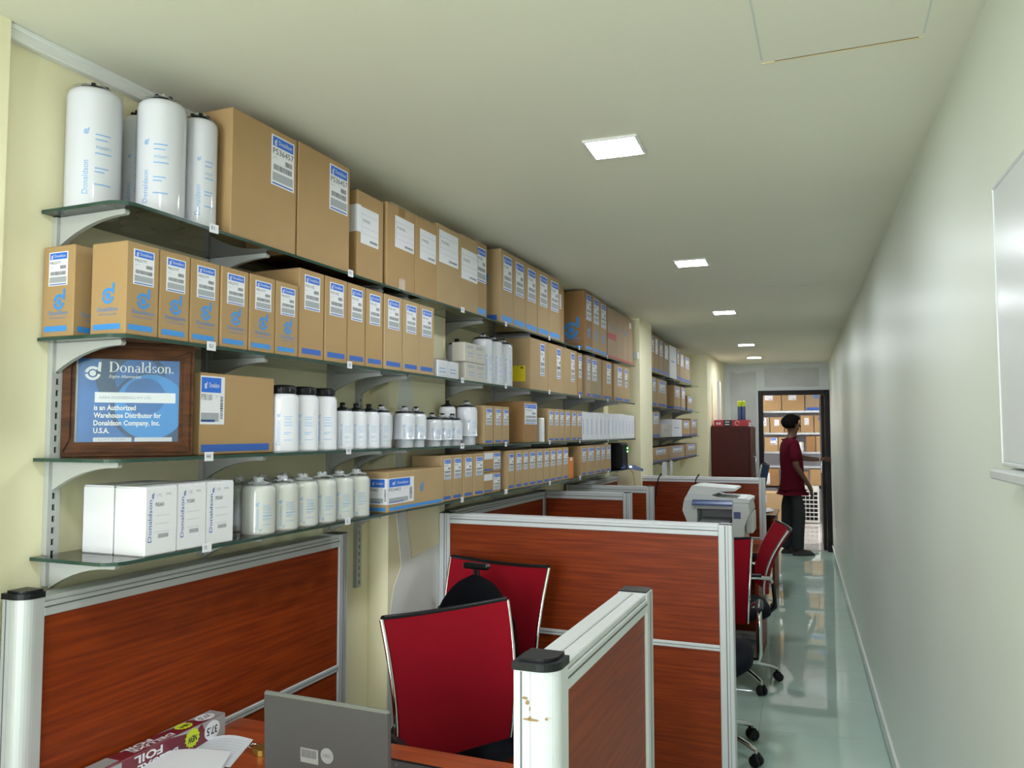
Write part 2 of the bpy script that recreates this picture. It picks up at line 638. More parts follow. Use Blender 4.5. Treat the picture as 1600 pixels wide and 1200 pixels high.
# ceiling with its access panel
ce = struct(G().box(-1.85, 0.9, -3.15, 11.3, CEIL, CEIL + 0.1, 'ceiling_paint').build('ceiling'), 'flat cream painted ceiling with flush square lamps')
g = G()
ax0, ax1, ay0, ay1 = -0.139, 0.212, 1.30, 1.962
g.box(ax0 + .004, ax1 - .003, ay0, ay1 - .006, CEIL - .0006, CEIL, 'ceiling_paint')
ap = g.build('access_panel', ce)
g = G()
g.box(ax0 + 0.03, ax1 - 0.01, ay1 - .0055, ay1 - .003, CEIL - .0010, CEIL, 'frame_wood')
g.box(ax0, ax1, ay1 - .003, ay1 + .0015, CEIL - .0014, CEIL, 'crack_cream')
g.box(ax1 - .003, ax1, ay0, ay1 - .02, CEIL - .0010, CEIL, 'plaster')
g.box(ax0, ax0 + .003, ay0, ay1 - .02, CEIL - .0012, CEIL, 'plaster')
g.build('panel_gap', ap)
# a hairline joint further down
G().box(-0.42, -0.02, 5.10, 5.106, CEIL - .001, CEIL, 'plaster').build('panel_joint', ce)

# cable trunking in the corner under the ceiling
g = G()
g.box(XW, XW + .022, 1.13, 2.625, CEIL - .034, CEIL, 'pvc_white', .002).box(XW, XW + .026, 1.13, 2.625, CEIL - .012, CEIL, 'pvc_white', .002)
struct(g.build('trim_1'), 'white plastic cable trunking along the top of the shelf wall')

# piers
struct(G().box(XW, XW + .03, -3.0, 1.135, 0, CEIL, 'wall_cream').build('wall_pier'), 'cream pier at the left edge of the picture')
PX = -1.572
p1 = struct(G().box(XW, PX, 2.63, 3.10, 0, CEIL, 'wall_cream').build('wall_pier'), 'cream pier with a white filler patch behind the shelves')
pp = [(2.70, 1.80), (2.673, 1.474), (2.686, 1.247), (2.718, 1.096), (2.729, 1.033), (2.671, .957), (2.636, .821), (2.635, .3), (3.095, .3), (3.095, 1.085), (3.044, 1.078), (2.81, 1.053), (2.756, 1.241), (2.732, 1.473), (2.823, 1.693), (2.78, 1.80)]
G().prism(pp, PX, PX + .0012, 'filler', 'x').build('filler_patch', p1)
struct(G().box(XW, -1.40, 6.15, 6.60, 0, CEIL, 'wall_cream').build('wall_pier'), 'pale pier that ends the long shelf bay')
struct(G().box(XW, -1.34, 9.36, 11.06, 0, CEIL, 'wall_cream').build('wall_pier'), 'yellow pier beside the dark cabinet')
jb = G().box(-1.462, -1.408, 6.125, 6.15, 2.125, 2.185, 'pvc_white', .004)
tag(jb.build('junction_box'), 'small white junction box on the pier above the long shelves', 'junction box')

# door frame, leaf, handle
g = G()
JW = 0.058
g.box(DO0, DO0 + JW, -0.02, 0.14, 0, DH, 'door_dark', .004).box(DO1 - JW, DO1, -0.02, 0.14, 0, DH, 'door_dark', .004).box(DO0 + JW, DO1 - JW, -0.02, 0.14, DH - JW, DH, 'door_dark', .004)
df = struct(g.build('door_1', None, (OX, OY, 0), SKEW), 'dark brown door frame with its door swung inwards')
g = G()
g.box(-0.105, -0.062, 0.10, 0.90, 0.008, DH - JW - .004, 'door_dark', .003)
lf = g.build('door_leaf', df)
g = G()
g.box(-0.118, -0.105, 0.12, 0.16, 1.0, 1.2, 'steel', .003)
g.tube([(-0.118, 0.14, 1.12), (-0.155, 0.14, 1.12), (-0.160, 0.15, 1.12), (-0.160, 0.25, 1.12)], 0.009, 'chrome', 8)
g.build('door_handle', lf)

# store room shell
g = G()
g.box(-2.3, 1.3, 4.4, 4.5, 0, CEIL, 'card_white')
struct(g.build('wall_store', None, (OX, OY, 0), SKEW), 'white back wall of the store room')
struct(G().box(-2.3, -2.2, 0.12, 4.4, 0, CEIL, 'card_white').build('wall_store', None, (OX, OY, 0), SKEW), 'left wall of the store room')
struct(G().box(1.2, 1.3, 0.12, 4.4, 0, CEIL, 'card_white').build('wall_store', None, (OX, OY, 0), SKEW), 'right wall of the store room')
struct(G().box(0.0, 1.3, 0.0, 0.12, 0, CEIL, 'card_white').build('wall_store', None, (OX, OY, 0), SKEW), 'near wall of the store room beside the door')
struct(G().box(-2.3, 1.3, 0.12, 4.5, CEIL, CEIL + .1, 'card_white').build('ceiling', None, (OX, OY, 0), SKEW), 'store room ceiling')


# ceiling lamps
def ceiling_lamp(x, y, label, glow='lamp_glow', s=0.170, group='square ceiling lamps'):
    t = thing('ceiling_lamp', label, 'lamp', (x, y, CEIL), SKEW, group)
    a, b = s / 2, s / 2 - .010
    f = G()
    for (x0, x1, y0, y1) in ((-a, a, -a, -b), (-a, a, b, a), (-a, -b, -b, b), (b, a, -b, b)):
        f.box(x0, x1, y0, y1, -.008, 0, 'pvc_white', .002)
    f.build('lamp_frame', t)
    G().box(-b, b, -b, b, -.005, 0, glow).build('diffuser', t)


for (x, y, lb) in ((-0.612, 2.372, 'nearest and largest glowing square lamp in the ceiling'),
                   (-0.672, 4.19, 'second nearest glowing square ceiling lamp'),
                   (-0.732, 6.06, 'third glowing ceiling lamp, level with the pale pier'),
                   (-0.805, 8.45, 'fourth glowing ceiling lamp, over the rear desk'),
                   (-0.86, 9.97, 'farthest glowing ceiling lamp, just before the grey end wall'),
                   (-0.55, 0.50, 'square ceiling lamp straight above the viewer'),
                   (-0.49, -1.35, 'square ceiling lamp behind the viewer')):
    ceiling_lamp(x, y, lb)
for k, (u, v) in enumerate(((-1.65, 1.2), (-1.65, 2.8), (0.65, 2.0))):
    p = skew_pt(u, v)
    ceiling_lamp(p[0], p[1], ORD[k] + ' square lamp in the store room ceiling', 'store_lamp_glow', 0.3, 'store room lamps')

# whiteboard on the right wall
wbt = thing('whiteboard', 'whiteboard cut off by the right edge, hung on the pale wall', 'whiteboard', (OX, OY, 0), SKEW)
v1 = -9.285
G().box(-0.016, -0.001, -10.6, v1, 1.50, 2.03, 'whiteboard', .002).build('board', wbt)
g = G()
g.box(-0.018, -0.001, v1, v1 + .006, 1.495, 2.035, 'whiteboard', .002).box(-.018, -.001, -10.6, v1, 2.03, 2.036, 'whiteboard', .002).box(-.018, -.001, -10.6, v1, 1.492, 1.50, 'whiteboard', .002)
g.build('board_frame', wbt)
G().box(-0.05, -0.001, -10.6, v1 - .05, 1.470, 1.488, 'alu_white', .003).build('pen_tray', wbt)

# ================================================================== glass shelves
ZR = {'F': 2.062, 'G': 1.770, 'H': 1.500, 'I': 1.281}
ROWNAME = {'F': 'top', 'G': 'second', 'H': 'third', 'I': 'lowest'}
XG = -1.410              # front edge of the glass
TAGS = [1.512, 2.112, 2.935, 3.403, 4.017, 4.564, 5.210]
tag_me = {}


def shelf_tag(row, n):
    k = (row, n)
    g = G()
    g.box(-.014, .014, -.0012, 0, -.013, .009, 'paper')
    put_text(g, row + str(n), 'ink_black', -.008, -.006, h=.009, d=-.0014, bold=.01)
    return g.mesh('shelf_tag')


PANES = [(1.24, 2.43), (2.433, 3.62), (3.623, 4.81), (4.813, 6.02)]
PANES2 = [(6.62, 7.90), (7.903, 9.20)]
for row, z in ZR.items():
    for k, (y0, y1) in enumerate(PANES + PANES2):
        x0, x1 = XW + .004, XG
        if k == 1:
            pts = [(x1, y0), (x1, y1), (x0, y1), (x0, 3.105), (PX + .003, 3.105), (PX + .003, 2.625), (x0, 2.625), (x0, y0)]
        elif k == 0:
            rr = .045
            arc = [(x1 - rr + rr * math.cos(a), y0 + rr + rr * math.sin(a)) for a in [R(-90 + 15 * q) for q in range(7)]]
            pts = arc + [(x1, y1), (x0, y1), (x0, y0)]
        else:
            pts = [(x1, y0), (x1, y1), (x0, y1), (x0, y0)]
        g = G()
        n = len(pts)
        vs = [(a, b, z - .008) for a, b in pts] + [(a, b, z) for a, b in pts]
        g.add(vs, [tuple(range(n - 1, -1, -1)), tuple(range(n, 2 * n))], 'glass_sheet')
        g.add(vs, [(i, (i + 1) % n, n + (i + 1) % n, n + i) for i in range(n)], 'glass_edge')
        where = ['nearest the viewer', 'across the cream pier', 'in the middle of the long bay', 'ending at the pale pier', 'just past the pale pier', 'ending at the yellow pier'][k]
        o = tag(g.build('glass_shelf'), 'clear glass pane of the %s shelf, %s' % (ROWNAME[row], where), 'shelf', 'glass wall shelves')
        for q, ty in enumerate(TAGS):
            if y0 <= ty < y1:
                t = place('shelf_tag', shelf_tag(row, q + 1), o, (XG + .0015, ty, z), R(90 + random.uniform(-6, 6)))
                t['label'] = 'small white shelf tag'

# slotted uprights with their brackets
br_me = {}


def bracket_mesh(d):
    if d in br_me:
        return br_me[d]
    pts = [(0, 0), (d, 0), (d + .004, -.006), (d, -.012)]
    for k in range(1, 9):
        t = k / 8
        pts.append((d * (1 - t), -.012 - .055 * t ** 2.2))
    g = G()
    g.prism(pts[::-1], -.006, .006, 'bracket_paint', 'y')
    g.tube([(0, 0, -.006), (d, 0, -.006)], .006, 'bracket_paint', 6)
    br_me[d] = g.mesh('bracket')
    return br_me[d]


UPR = [1.285, 1.759, 2.362, 2.543, 3.22, 3.82, 4.42, 5.02, 5.62, 6.75, 7.40, 8.15, 8.90]
for k, y in enumerate(UPR):
    z0, z1 = 1.212, 2.052
    if k == 3:
        z0 = .98
    g = G()
    for sx in (-1, 1):
        g.box(0, .016, sx * .015, sx * .004, z0, z1, 'bracket_paint')
    g.box(0, .010, -.004, .004, z0, z1, 'black_rubber')
    nz = int((z1 - z0) / .026)
    for q in range(nz):
        g.box(.010, .0158, -.004, .004, z0 + q * .026, z0 + q * .026 + .012, 'bracket_paint')
    desc = 'slotted steel upright with brackets, %s from the near end of the shelves' % (ORD[k] if k else 'first')
    o = tag(g.build('shelf_upright', None, (XW, y, 0)), desc, 'upright', 'slotted shelf uprights')
    for row, z in ZR.items():
        b = place('bracket', bracket_mesh(.200), o, (.014, 0, z - .0085))

# ================================================================== stock: cartons
_boxes = {}


def box_mesh(w, d, h, m, name='body', c=.0025):
    """w along local x (the face seen first), d away, h up; front face on y=0"""
    k = (round(w, 3), round(d, 3), round(h, 3), m)
    if k not in _boxes:
        _boxes[k] = G().box(0, w, 0, d, 0, h, m, c).mesh(name)
    return _boxes[k]


_labels = {}


def label_mesh(kind, num='P551102', aspect=0.6):
    """unit label: 1 wide, 1 high when scaled; lower left at the origin, looking to -Y"""
    k = (kind, num)
    if k in _labels:
        return _labels[k]
    g = G()
    d1, d2, d3 = -.0006, -.0009, -.0012
    if kind in ('std', 'narrow', 'big'):
        g.box(0, 1, d1, 0, 0, 1, 'paper')
        g.add([(0.0, d1 - .0001, 0), (1, d1 - .0001, 0), (1, d1 - .0001, 1), (0, d1 - .0001, 1)], [(0, 1, 2, 3)], 'ink_white')
        rect(g, .05, .95, .78, .97, d2, 'ink_blue')
        emblem(g, .17, .845, .055, d3, 'ink_white')
        put_text(g, 'Donaldson', 'ink_white', .30, .835, w=.58, h=.085, d=d3)
        put_text(g, num, 'ink_black', .06, .645 if kind != 'big' else .625, w=.56 if kind != 'big' else .90, h=.075 if kind != 'big' else .115, d=d2)
        x = .60
        random.seed(5)
        while x < .90:
            bw = random.uniform(.008, .022)
            rect(g, x, x + bw, .49 if kind != 'big' else .46, .59 if kind != 'big' else .56, d2, 'ink_black')
            x += bw + .014
        x = .10
        top = .44
        while x < .88:
            bw = random.uniform(.008, .026)
            rect(g, x, x + bw, .31, .42, d2, 'ink_black')
            x += bw + .016
        put_text(g, 'QTY 1', 'ink_grey', .06, .53, w=.2, h=.04, d=d2)
        rect(g, .05, .95, .09, .26, d2, 'ink_grey')
        rect(g, .05, .95, .025, .055, d2, 'ink_navy')
    elif kind == 'plain':
        g.box(0, 1, d1, 0, 0, 1, 'ink_white')
        put_text(g, num, 'ink_black', .12, .60, w=.40, h=.085, d=d2)
        for z in (.80, .45, .28):
            rect(g, .06, .94, z, z + .008, d2, 'ink_grey')
        rect(g, .05, .06, .30, .85, d2, 'ink_grey')
        x = .50
        random.seed(3)
        while x < .92:
            bw = random.uniform(.008, .02)
            rect(g, x, x + bw, .08, .15, d2, 'ink_black')
            x += bw + .012
    elif kind == 'wide':
        g.box(0, 1, d1, 0, 0, 1, 'ink_white')
        rect(g, .03, .84, .66, .97, d2, 'ink_blue')
        emblem(g, .20, .79, .055, d3, 'ink_white')
        put_text(g, 'Donaldson', 'ink_white', .34, .765, w=.42, h=.10, d=d3)
        put_text(g, num, 'ink_black', .03, .50, w=.44, h=.12, d=d2)
        put_text(g, 'QTY 1', 'ink_grey', .62, .56, w=.14, h=.05, d=d2)
        rect(g, .03, .76, .06, .24, d2, 'ink_grey')
        rect(g, .03, .60, .05, .10, d2, 'ink_navy')
        z = .12
        random.seed(4)
        while z < .6:
            bw = random.uniform(.012, .03)
            rect(g, .82, .93, z, z + bw, d2, 'ink_black')
            z += bw + .018
    _labels[k] = g.mesh('label')
    return _labels[k]


def emblem_mesh():
    if 'emb' not in _labels:
        g = G()
        emblem(g, 0, 0, 1, -.0006, 'ink_sky')
        _labels['emb'] = g.mesh('emblem')
        g = G()
        put_text(g, 'Donaldson', 'ink_sky', -.5, 0, w=1.0, d=-.0006)
        put_text(g, 'FILTRATION SOLUTIONS', 'ink_sky', -.42, -.14, w=.84, d=-.0006)
        _labels['word'] = g.mesh('brand_print')
        g = G()
        rect(g, 0, 1, 0, 1, -.0006, 'ink_sky')
        _labels['stripe_sky'] = g.mesh('stripe')
        g = G()
        rect(g, 0, 1, 0, 1, -.0006, 'ink_navy')
        _labels['stripe_navy'] = g.mesh('stripe')
    return _labels['emb']


emblem_mesh()


def dress(t, w, h, deco, rz=0.0, org=(0, 0, 0)):
    """print on one face; org = lower left of the face, rz its turn"""
    c, s = math.cos(rz), math.sin(rz)

    def at(u, v):
        return (org[0] + u * c, org[1] + u * s, org[2] + v)
    for kind, a in deco:
        if kind == 'label':
            lk, num, u0, u1, v0, v1 = a
            place('label', label_mesh(lk, num), t, at(u0 * w, v0 * h), rz, ((u1 - u0) * w, 1, (v1 - v0) * h))
        elif kind == 'emblem':
            u, v, r = a
            place('emblem', _labels['emb'], t, at(u * w, v * h), rz, (r, 1, r))
        elif kind == 'word':
            u, v, r = a
            place('brand_print', _labels['word'], t, at(u * w, v * h), rz, (r, 1, r))
        elif kind == 'stripe':
            col, u0, u1, v0, v1 = a
            place('stripe', _labels['stripe_' + col], t, at(u0 * w, v0 * h), rz, ((u1 - u0) * w, 1, (v1 - v0) * h))
        elif kind == 'patch':
            m, u0, u1, v0, v1 = a
            gg = G()
            gg.box(u0 * w, u1 * w, -.0012, 0, v0 * h, v1 * h, m)
            o = gg.build('sticker', t, at(0, 0), rz)


def carton(label, row_z, y0, y1, h, m='card', depth=.20, xf=-1.416, front=(), side=(), group=None, name='carton', flaps=False, z=None, x0=None, cat='box', tilt=None, gap=.0012):
    """box on a shelf: front face looks to +X at x=xf, left side looks to -Y"""
    w = (y1 - y0) - gap * 2
    tz = R(random.uniform(-.5, .5)) if tilt is None else R(tilt)
    # local frame: x along +Y world (rz=90), y away from viewer (-X world)
    t = thing(name, label, cat, (xf - random.uniform(0, .003), y0 + gap, row_z), R(90) + tz, group)
    place('body', box_mesh(w, depth, h, m), t, (0, 0, 0))
    dress(t, w, h, front)
    if side:
        # left side face: origin at back-left corner, its u runs toward the viewer; turn -90 in local frame
        dress(t, depth, h, side, R(-90), (0, depth, 0))
    if flaps:
        f = G().box(.002, w / 2 - .001, .002, depth - .002, h, h + .0022, 'card_flap' if m != 'card_white' else 'card_white', .0008)
        f.build('flap', t)
        f = G().box(w / 2 + .001, w - .002, .002, depth - .002, h, h + .0022, 'card_flap' if m != 'card_white' else 'card_white', .0008)
        f.build('flap', t)
    return t


ZF_, ZG_, ZH_, ZI_ = ZR['F'], ZR['G'], ZR['H'], ZR['I']
STD = ('std', 'P822777')
# ---- top shelf
big = [('label', ('big', 'P536457', .58, .95, .53, .95))]
carton('tallest brown carton on the top shelf, beside the white filter cans', ZF_, 1.579, 1.845, .336, 'card', .205, front=big, group='large cartons on the top shelf')
carton('tall brown carton with blue topped label, second on the top shelf', ZF_, 1.851, 2.118, .340, 'card', .205, front=big, group='large cartons on the top shelf')
carton('brown carton with notched white label on the top shelf, after the tall pair', ZF_, 2.168, 2.333, .289, 'card', .20, xf=-1.42, front=[('label', ('plain', 'P181052', .12, .80, .40, .82)), ('patch', ('ink_white', 0.0, .12, .52, .83))], side=[('patch', ('ink_white', .55, 1.0, .52, .83))], group='white labelled cartons on the top shelf')
for i, (a, b, h, lb) in enumerate(((2.344, 2.548, .297, (.28, .96, .50, .88)), (2.549, 2.722, .300, (.20, .96, .48, .86)), (2.723, 2.929, .315, (.08, .90, .52, .93)), (2.930, 3.108, .320, (.05, .96, .42, .82)))):
    tp = [('patch', ('tape', .40, .62, .90, 1.0)), ('patch', ('tape', .40, .64, 0, .14))] if i == 0 else []
    carton('%s of four brown cartons with plain white labels on the top shelf' % ORD[i], ZF_, a, b, h, ('card', 'card', 'card_tan', 'card_tan')[i], .20, front=tp + [('label', ('plain', 'P181052') + lb)], group='white labelled cartons on the top shelf')
carton('slim brown carton on the top shelf just before the five pale narrow ones', ZF_, 3.110, 3.235, .335, 'card', .2, xf=-1.43, front=[('label', ('narrow', 'P532501', .15, .92, .47, .93)), ('stripe', ('sky', 0, .9, .04, .12))], group='narrow cartons on the top shelf')
nar = [('label', ('narrow', 'P532501', .20, .86, .46, .93)), ('stripe', ('sky', .05, .93, .035, .11))]
for i, (a, b) in enumerate(((3.361, 3.520), (3.521, 3.684), (3.685, 3.862), (3.863, 4.034), (4.035, 4.219))):
    sd = [('stripe', ('navy', .2, .9, .035, .11)), ('emblem', (.55, .55, .025))] if i == 0 else []  # side stripe takes the darker ink to paint in the shadow on that face
    carton('%s of five pale narrow cartons with blue labels on the top shelf' % ORD[i], ZF_, a, b, .350, 'card_tan', .20, front=nar, side=sd, group='narrow cartons on the top shelf')
carton('brown carton set back beside the five pale narrow ones', ZF_, 4.225, 4.40, .342, 'card', .17, xf=-1.45, front=[('label', ('plain', 'P181052', .1, .7, .6, .85))], group='narrow cartons on the top shelf')
for i, (a, b) in enumerate(((4.709, 4.878), (4.880, 5.060), (5.062, 5.238))):
    carton('%s of three cartons printed with faint emblems, far along the top shelf' % ORD[i], ZF_, a, b, (.378, .374, .366)[i], ('card_dark', 'card_tan', 'card_tan')[i], .20, front=[('label', ('narrow', 'P532501', .20, .86, .52, .95)), ('emblem', (.5, .30, .03)), ('stripe', ('sky', .05, .95, .03, .08))], side=[('emblem', (.55, .34, .05)), ('word', (.55, .18, .12)), ('stripe', ('sky', .05, .9, .03, .08))] if i == 0 else [], group='emblem cartons on the top shelf')
for i, (a, b) in enumerate(((5.256, 5.482), (5.484, 5.686), (5.688, 5.842), (5.845, 5.985))):
    fr = [('patch', ('ink_red', 0, 1, .02, .05))]
    if i == 0:
        fr.append(('patch', ('ink_red', 0, 1, .38, .50)))
    fr.append(('label', ('plain', 'P181052', .3, .7, .78, .9)) if i == 3 else ('emblem', (.5, .62, .02)))
    carton('%s of four pinkish cartons with red printed edges at the end of the top shelf' % ORD[i], ZF_, a, b, .355, 'card_pink', .20, front=fr, group='pinkish cartons on the top shelf')

# ---- second shelf
emb_front = [('label', STD + (.20, .83, .55, .93)), ('emblem', (.52, .38, .018)), ('word', (.52, .235, .062)), ('stripe', ('sky', .08, .82, .055, .115))]
t = thing('carton', 'brown emblem carton at the near end of the second shelf, against the wall', 'box', (-1.654, 1.247, ZG_), R(-.6), 'emblem cartons on the second shelf')
place('body', box_mesh(.100, .105, .207, 'card'), t, (0, 0, 0))
dress(t, .100, .207, [('label', STD + (.20, .80, .56, .93)), ('emblem', (.55, .38, .018)), ('word', (.52, .24, .062)), ('stripe', ('sky', .1, .82, .06, .12))])
dress(t, .105, .207, [('emblem', (.60, .34, .018)), ('word', (.5, .22, .062)), ('stripe', ('sky', .1, .85, .05, .11))], R(90), (.100, 0, 0))
for i, (a, b) in enumerate(((1.263, 1.356), (1.357, 1.450), (1.451, 1.550), (1.551, 1.655), (1.656, 1.760), (1.761, 1.862))):
    sd = [('emblem', (.5, .42, .018)), ('word', (.5, .255, .062)), ('stripe', ('sky', .1, .86, .06, .12))] if i == 0 else []
    carton('%s of six brown cartons with blue emblems along the second shelf edge' % ORD[i], ZG_, a, b, .207, 'card', .105, front=emb_front, side=sd, group='emblem cartons on the second shelf', tilt=0 if i == 0 else None)
tall = [('label', ('std', 'P551102', .20, .82, .55, .94)), ('stripe', ('navy', .12, .88, .055, .115))]
for i, (a, b) in enumerate(((1.865, 1.987), (1.989, 2.110), (2.112, 2.218), (2.220, 2.330), (2.332, 2.457), (2.459, 2.576), (2.577, 2.699))):
    carton('%s of seven taller brown cartons without emblems on the second shelf' % ORD[i], ZG_, a, b, .263, 'card' if i < 4 else 'card_tan', .20 if b < 2.6 else .13, front=tall, group='taller cartons on the second shelf')


# ---- small shrink-wrapped and white cartons
def wrap_box(t, w, d, h):
    g = G()
    g.box(-.004, w + .004, -.004, d + .004, .0, h + .005, 'plastic_wrap', .008)
    g.build('plastic_wrap', t)


for i, (a, b) in enumerate(((2.727, 2.820), (2.823, 2.918))):
    t = carton('%s little white box shrink-wrapped on the second shelf, by the pier' % ('left' if i == 0 else 'right'), ZG_, a, b, .068, 'card_white', .07, front=[('stripe', ('sky', .15, .8, .3, .34)), ('stripe', ('sky', .15, .7, .5, .54))], group='little wrapped boxes')
    wrap_box(t, b - a - .002, .07, .068)
wf_ = [('patch', ('ink_grey', .12, .40, .72, .86)), ('patch', ('ink_grey', .58, .86, .72, .86)), ('stripe', ('sky', .15, .40, .45, .48)), ('stripe', ('sky', .6, .85, .45, .48)), ('stripe', ('sky', .15, .40, .3, .32)), ('stripe', ('sky', .6, .85, .3, .32))]
carton('lower of two stacked cream cartons on the second shelf', ZG_, 2.985, 3.195, .080, 'card_cream', .055, front=wf_, group='stacked cream cartons')
carton('upper of two stacked cream cartons on the second shelf', ZG_ + .0805, 2.972, 3.182, .082, 'card_cream', .06, front=wf_, group='stacked cream cartons')
# brown trio behind them
lab3 = [('label', ('narrow', 'P550388', .55, .80, .30, .93))]
for i, (a, b) in enumerate(((3.756, 4.020), (4.021, 4.285), (4.286, 4.556))):
    t = carton('%s of three wide brown cartons in the middle of the second shelf' % ORD[i], ZG_, a, b, .268, 'card_tan' if i else 'card_tan', .20, front=lab3, group='wide cartons on the second shelf', side=[('patch', ('yellow', .42, .85, .16, .46)), ('patch', ('ink_black', .72, .80, .40, .44))] if i == 0 else [])
for i, (a, b, m, lb) in enumerate(((4.568, 4.661, 'card', .2), (4.743, 4.842, 'card_pink', .2), (4.843, 5.084, 'card_grey', .1), (5.115, 5.348, 'card', .45), (5.417, 5.694, 'card_tan', .35), (5.695, 5.880, 'card_tan', .2))):
    carton('%s of six brown cartons at the far end of the second shelf' % ORD[i], ZG_, a, b, .264, m, .20, front=[('label', ('narrow', 'P550388', lb, min(.95, lb + (.6 if b - a < .13 else .42)), .42, .93)), ('stripe', ('navy', .1, .9, .03, .09))], group='far cartons on the second shelf')

# ---- third shelf
carton('long brown carton half hidden by the framed certificate', ZH_, 1.530, 1.812, .207, 'card', .15, xf=-1.455, front=[('label', ('wide', 'P781100', .0, .30, .37, .96)), ('stripe', ('navy', .02, .93, .035, .125))], group='cartons on the third shelf')
sm = [('label', ('std', 'P551315', .22, .85, .50, .92)), ('stripe', ('navy', .15, .85, .04, .10))]
for i, (a, b) in enumerate(((3.173, 3.272), (3.282, 3.376), (3.378, 3.471))):
    carton('%s of three small cartons before the big brown one on the third shelf' % ORD[i], ZH_, a, b, .172, 'card_tan', .19, front=sm, group='cartons on the third shelf')
carton('big brown carton with large blue label in the middle of the third shelf', ZH_, 3.656, 3.860, .206, 'card_dark', .20, front=[('label', ('std', 'P182054', .08, .95, .45, .95))], group='cartons on the third shelf')
for i, (a, b) in enumerate(((4.018, 4.112), (4.114, 4.211), (4.213, 4.303), (4.305, 4.411), (4.424, 4.523), (4.525, 4.641))):
    carton('%s of six small labelled cartons beside the white boxes on the third shelf' % ORD[i], ZH_, a, b, .180, 'card_tan', .19, front=sm, group='cartons on the third shelf')
n = 14
for i in range(n):
    a = 4.645 + (6.06 - 4.645) * i / n
    b = 4.645 + (6.06 - 4.645) * (i + 1) / n
    carton('%s of fourteen thin white boxes at the end of the third shelf' % ORD[i], ZH_, a, b, .178 + random.uniform(-.003, .003), 'card_white', .15, xf=-1.42 - random.uniform(0, .006), front=[('stripe', ('sky', .3, .38, .2, .75))], group='thin white boxes on the third shelf', gap=.002)

# ---- lowest shelf
gv = G()
vs, fs, tw, th = text_geo('Donaldson', 0, 0)
sc_ = .62 / tw
gv.add([(.20 - b * sc_ * 1.1, -.0006, .20 + a * sc_) for a, b in vs], fs, 'ink_navy')
emblem(gv, .22, .87, .035, -.0006, 'ink_navy')
put_text(gv, 'P552603', 'ink_black', .30, .72, w=.26, d=-.0006)
put_text(gv, '1 PC', 'ink_grey', .36, .86, w=.12, d=-.0006)
put_text(gv, 'ENGINE', 'ink_grey', .62, .88, w=.16, d=-.0006)
for zz in (.58, .46, .34):
    rect(gv, .30, .74, zz, zz + .004, -.0006, 'ink_grey')
rect(gv, .40, .72, .25, .31, -.0006, 'ink_grey')
vert_me = gv.mesh('print')
for i, (a, b) in enumerate(((1.330, 1.425), (1.426, 1.518), (1.519, 1.614))):
    t = carton('%s of three white printed boxes along the lowest shelf edge' % ORD[i], ZI_, a, b, .152, 'card_white', .094, front=(), group='white boxes on the lowest shelf', flaps=True, tilt=-.6)
    w = b - a - .0024
    place('print', vert_me, t, (0, 0, 0), 0, (w, 1, .152))
for i, (a, b) in enumerate(((1.332, 1.425), (1.427, 1.518))):
    carton('%s plain white box against the wall, behind the printed ones' % ('near' if i == 0 else 'farther'), ZI_, a, b, .153, 'card_white', .094, xf=-1.515, group='white boxes on the lowest shelf', flaps=True, tilt=0)
t = carton('long brown carton overhanging the lowest shelf, wide white label round its corner', ZI_, 2.344, 2.765, .138, 'card_tan', .128, xf=-1.405, front=[('label', ('wide', 'P554403', .005, .43, .20, .84)), ('emblem', (.57, .52, .014)), ('stripe', ('sky', .03, .96, .04, .125))], side=[('label', ('wide', 'P554403', .45, .995, .20, .84)), ('stripe', ('sky', .1, .93, .04, .125))], group='cartons on the lowest shelf', flaps=True, tilt=0)
smI = [('label', ('std', 'P551315', .20, .85, .48, .92)), ('stripe', ('navy', .12, .85, .05, .115))]
for i, (a, b) in enumerate(((2.769, 2.860), (2.862, 2.962), (2.966, 3.065), (3.067, 3.174))):
    carton('%s of four small cartons right after the long overhanging one' % ORD[i], ZI_, a, b, .181, 'card_tan', .135, front=smI, group='cartons on the lowest shelf')
for i, zz in enumerate((0, .0945)):
    carton('%s of two stacked little cartons on the lowest shelf' % ('lower' if i == 0 else 'upper'), ZI_ + zz, 3.187, 3.384, .093, 'card', .15, xf=-1.425, front=[('label', ('std', 'P550162', .58, .98, .12, .90)), ('patch', ('paper', .03, .52, .62, .92)), ('stripe', ('navy', .05, .50, .08, .16))], group='cartons on the lowest shelf')
for i, (a, b) in enumerate(((3.447, 3.537), (3.544, 3.641), (3.642, 3.720), (3.721, 3.827), (3.828, 3.936), (3.940, 4.037), (4.043, 4.145), (4.154, 4.260), (4.266, 4.372))):
    carton('%s of nine small cartons in the middle of the lowest shelf' % ORD[i], ZI_, a, b, .184, 'card_tan', .19, front=smI, group='cartons on the lowest shelf')
carton('low orange carton squeezed between brown ones on the lowest shelf', ZI_, 4.376, 4.47, .124, 'orange', .15, group='cartons on the lowest shelf', front=[('patch', ('ink_white', .3, .6, .84, .97))])
for i, (a, b) in enumerate(((4.623, 4.741), (4.745, 4.917), (4.932, 5.053), (5.055, 5.180), (5.182, 5.314))):
    carton('%s of five small cartons next to the black speaker on the lowest shelf' % ORD[i], ZI_, a, b, .186, 'card_tan' if i else 'card', .19, front=smI, group='cartons on the lowest shelf')

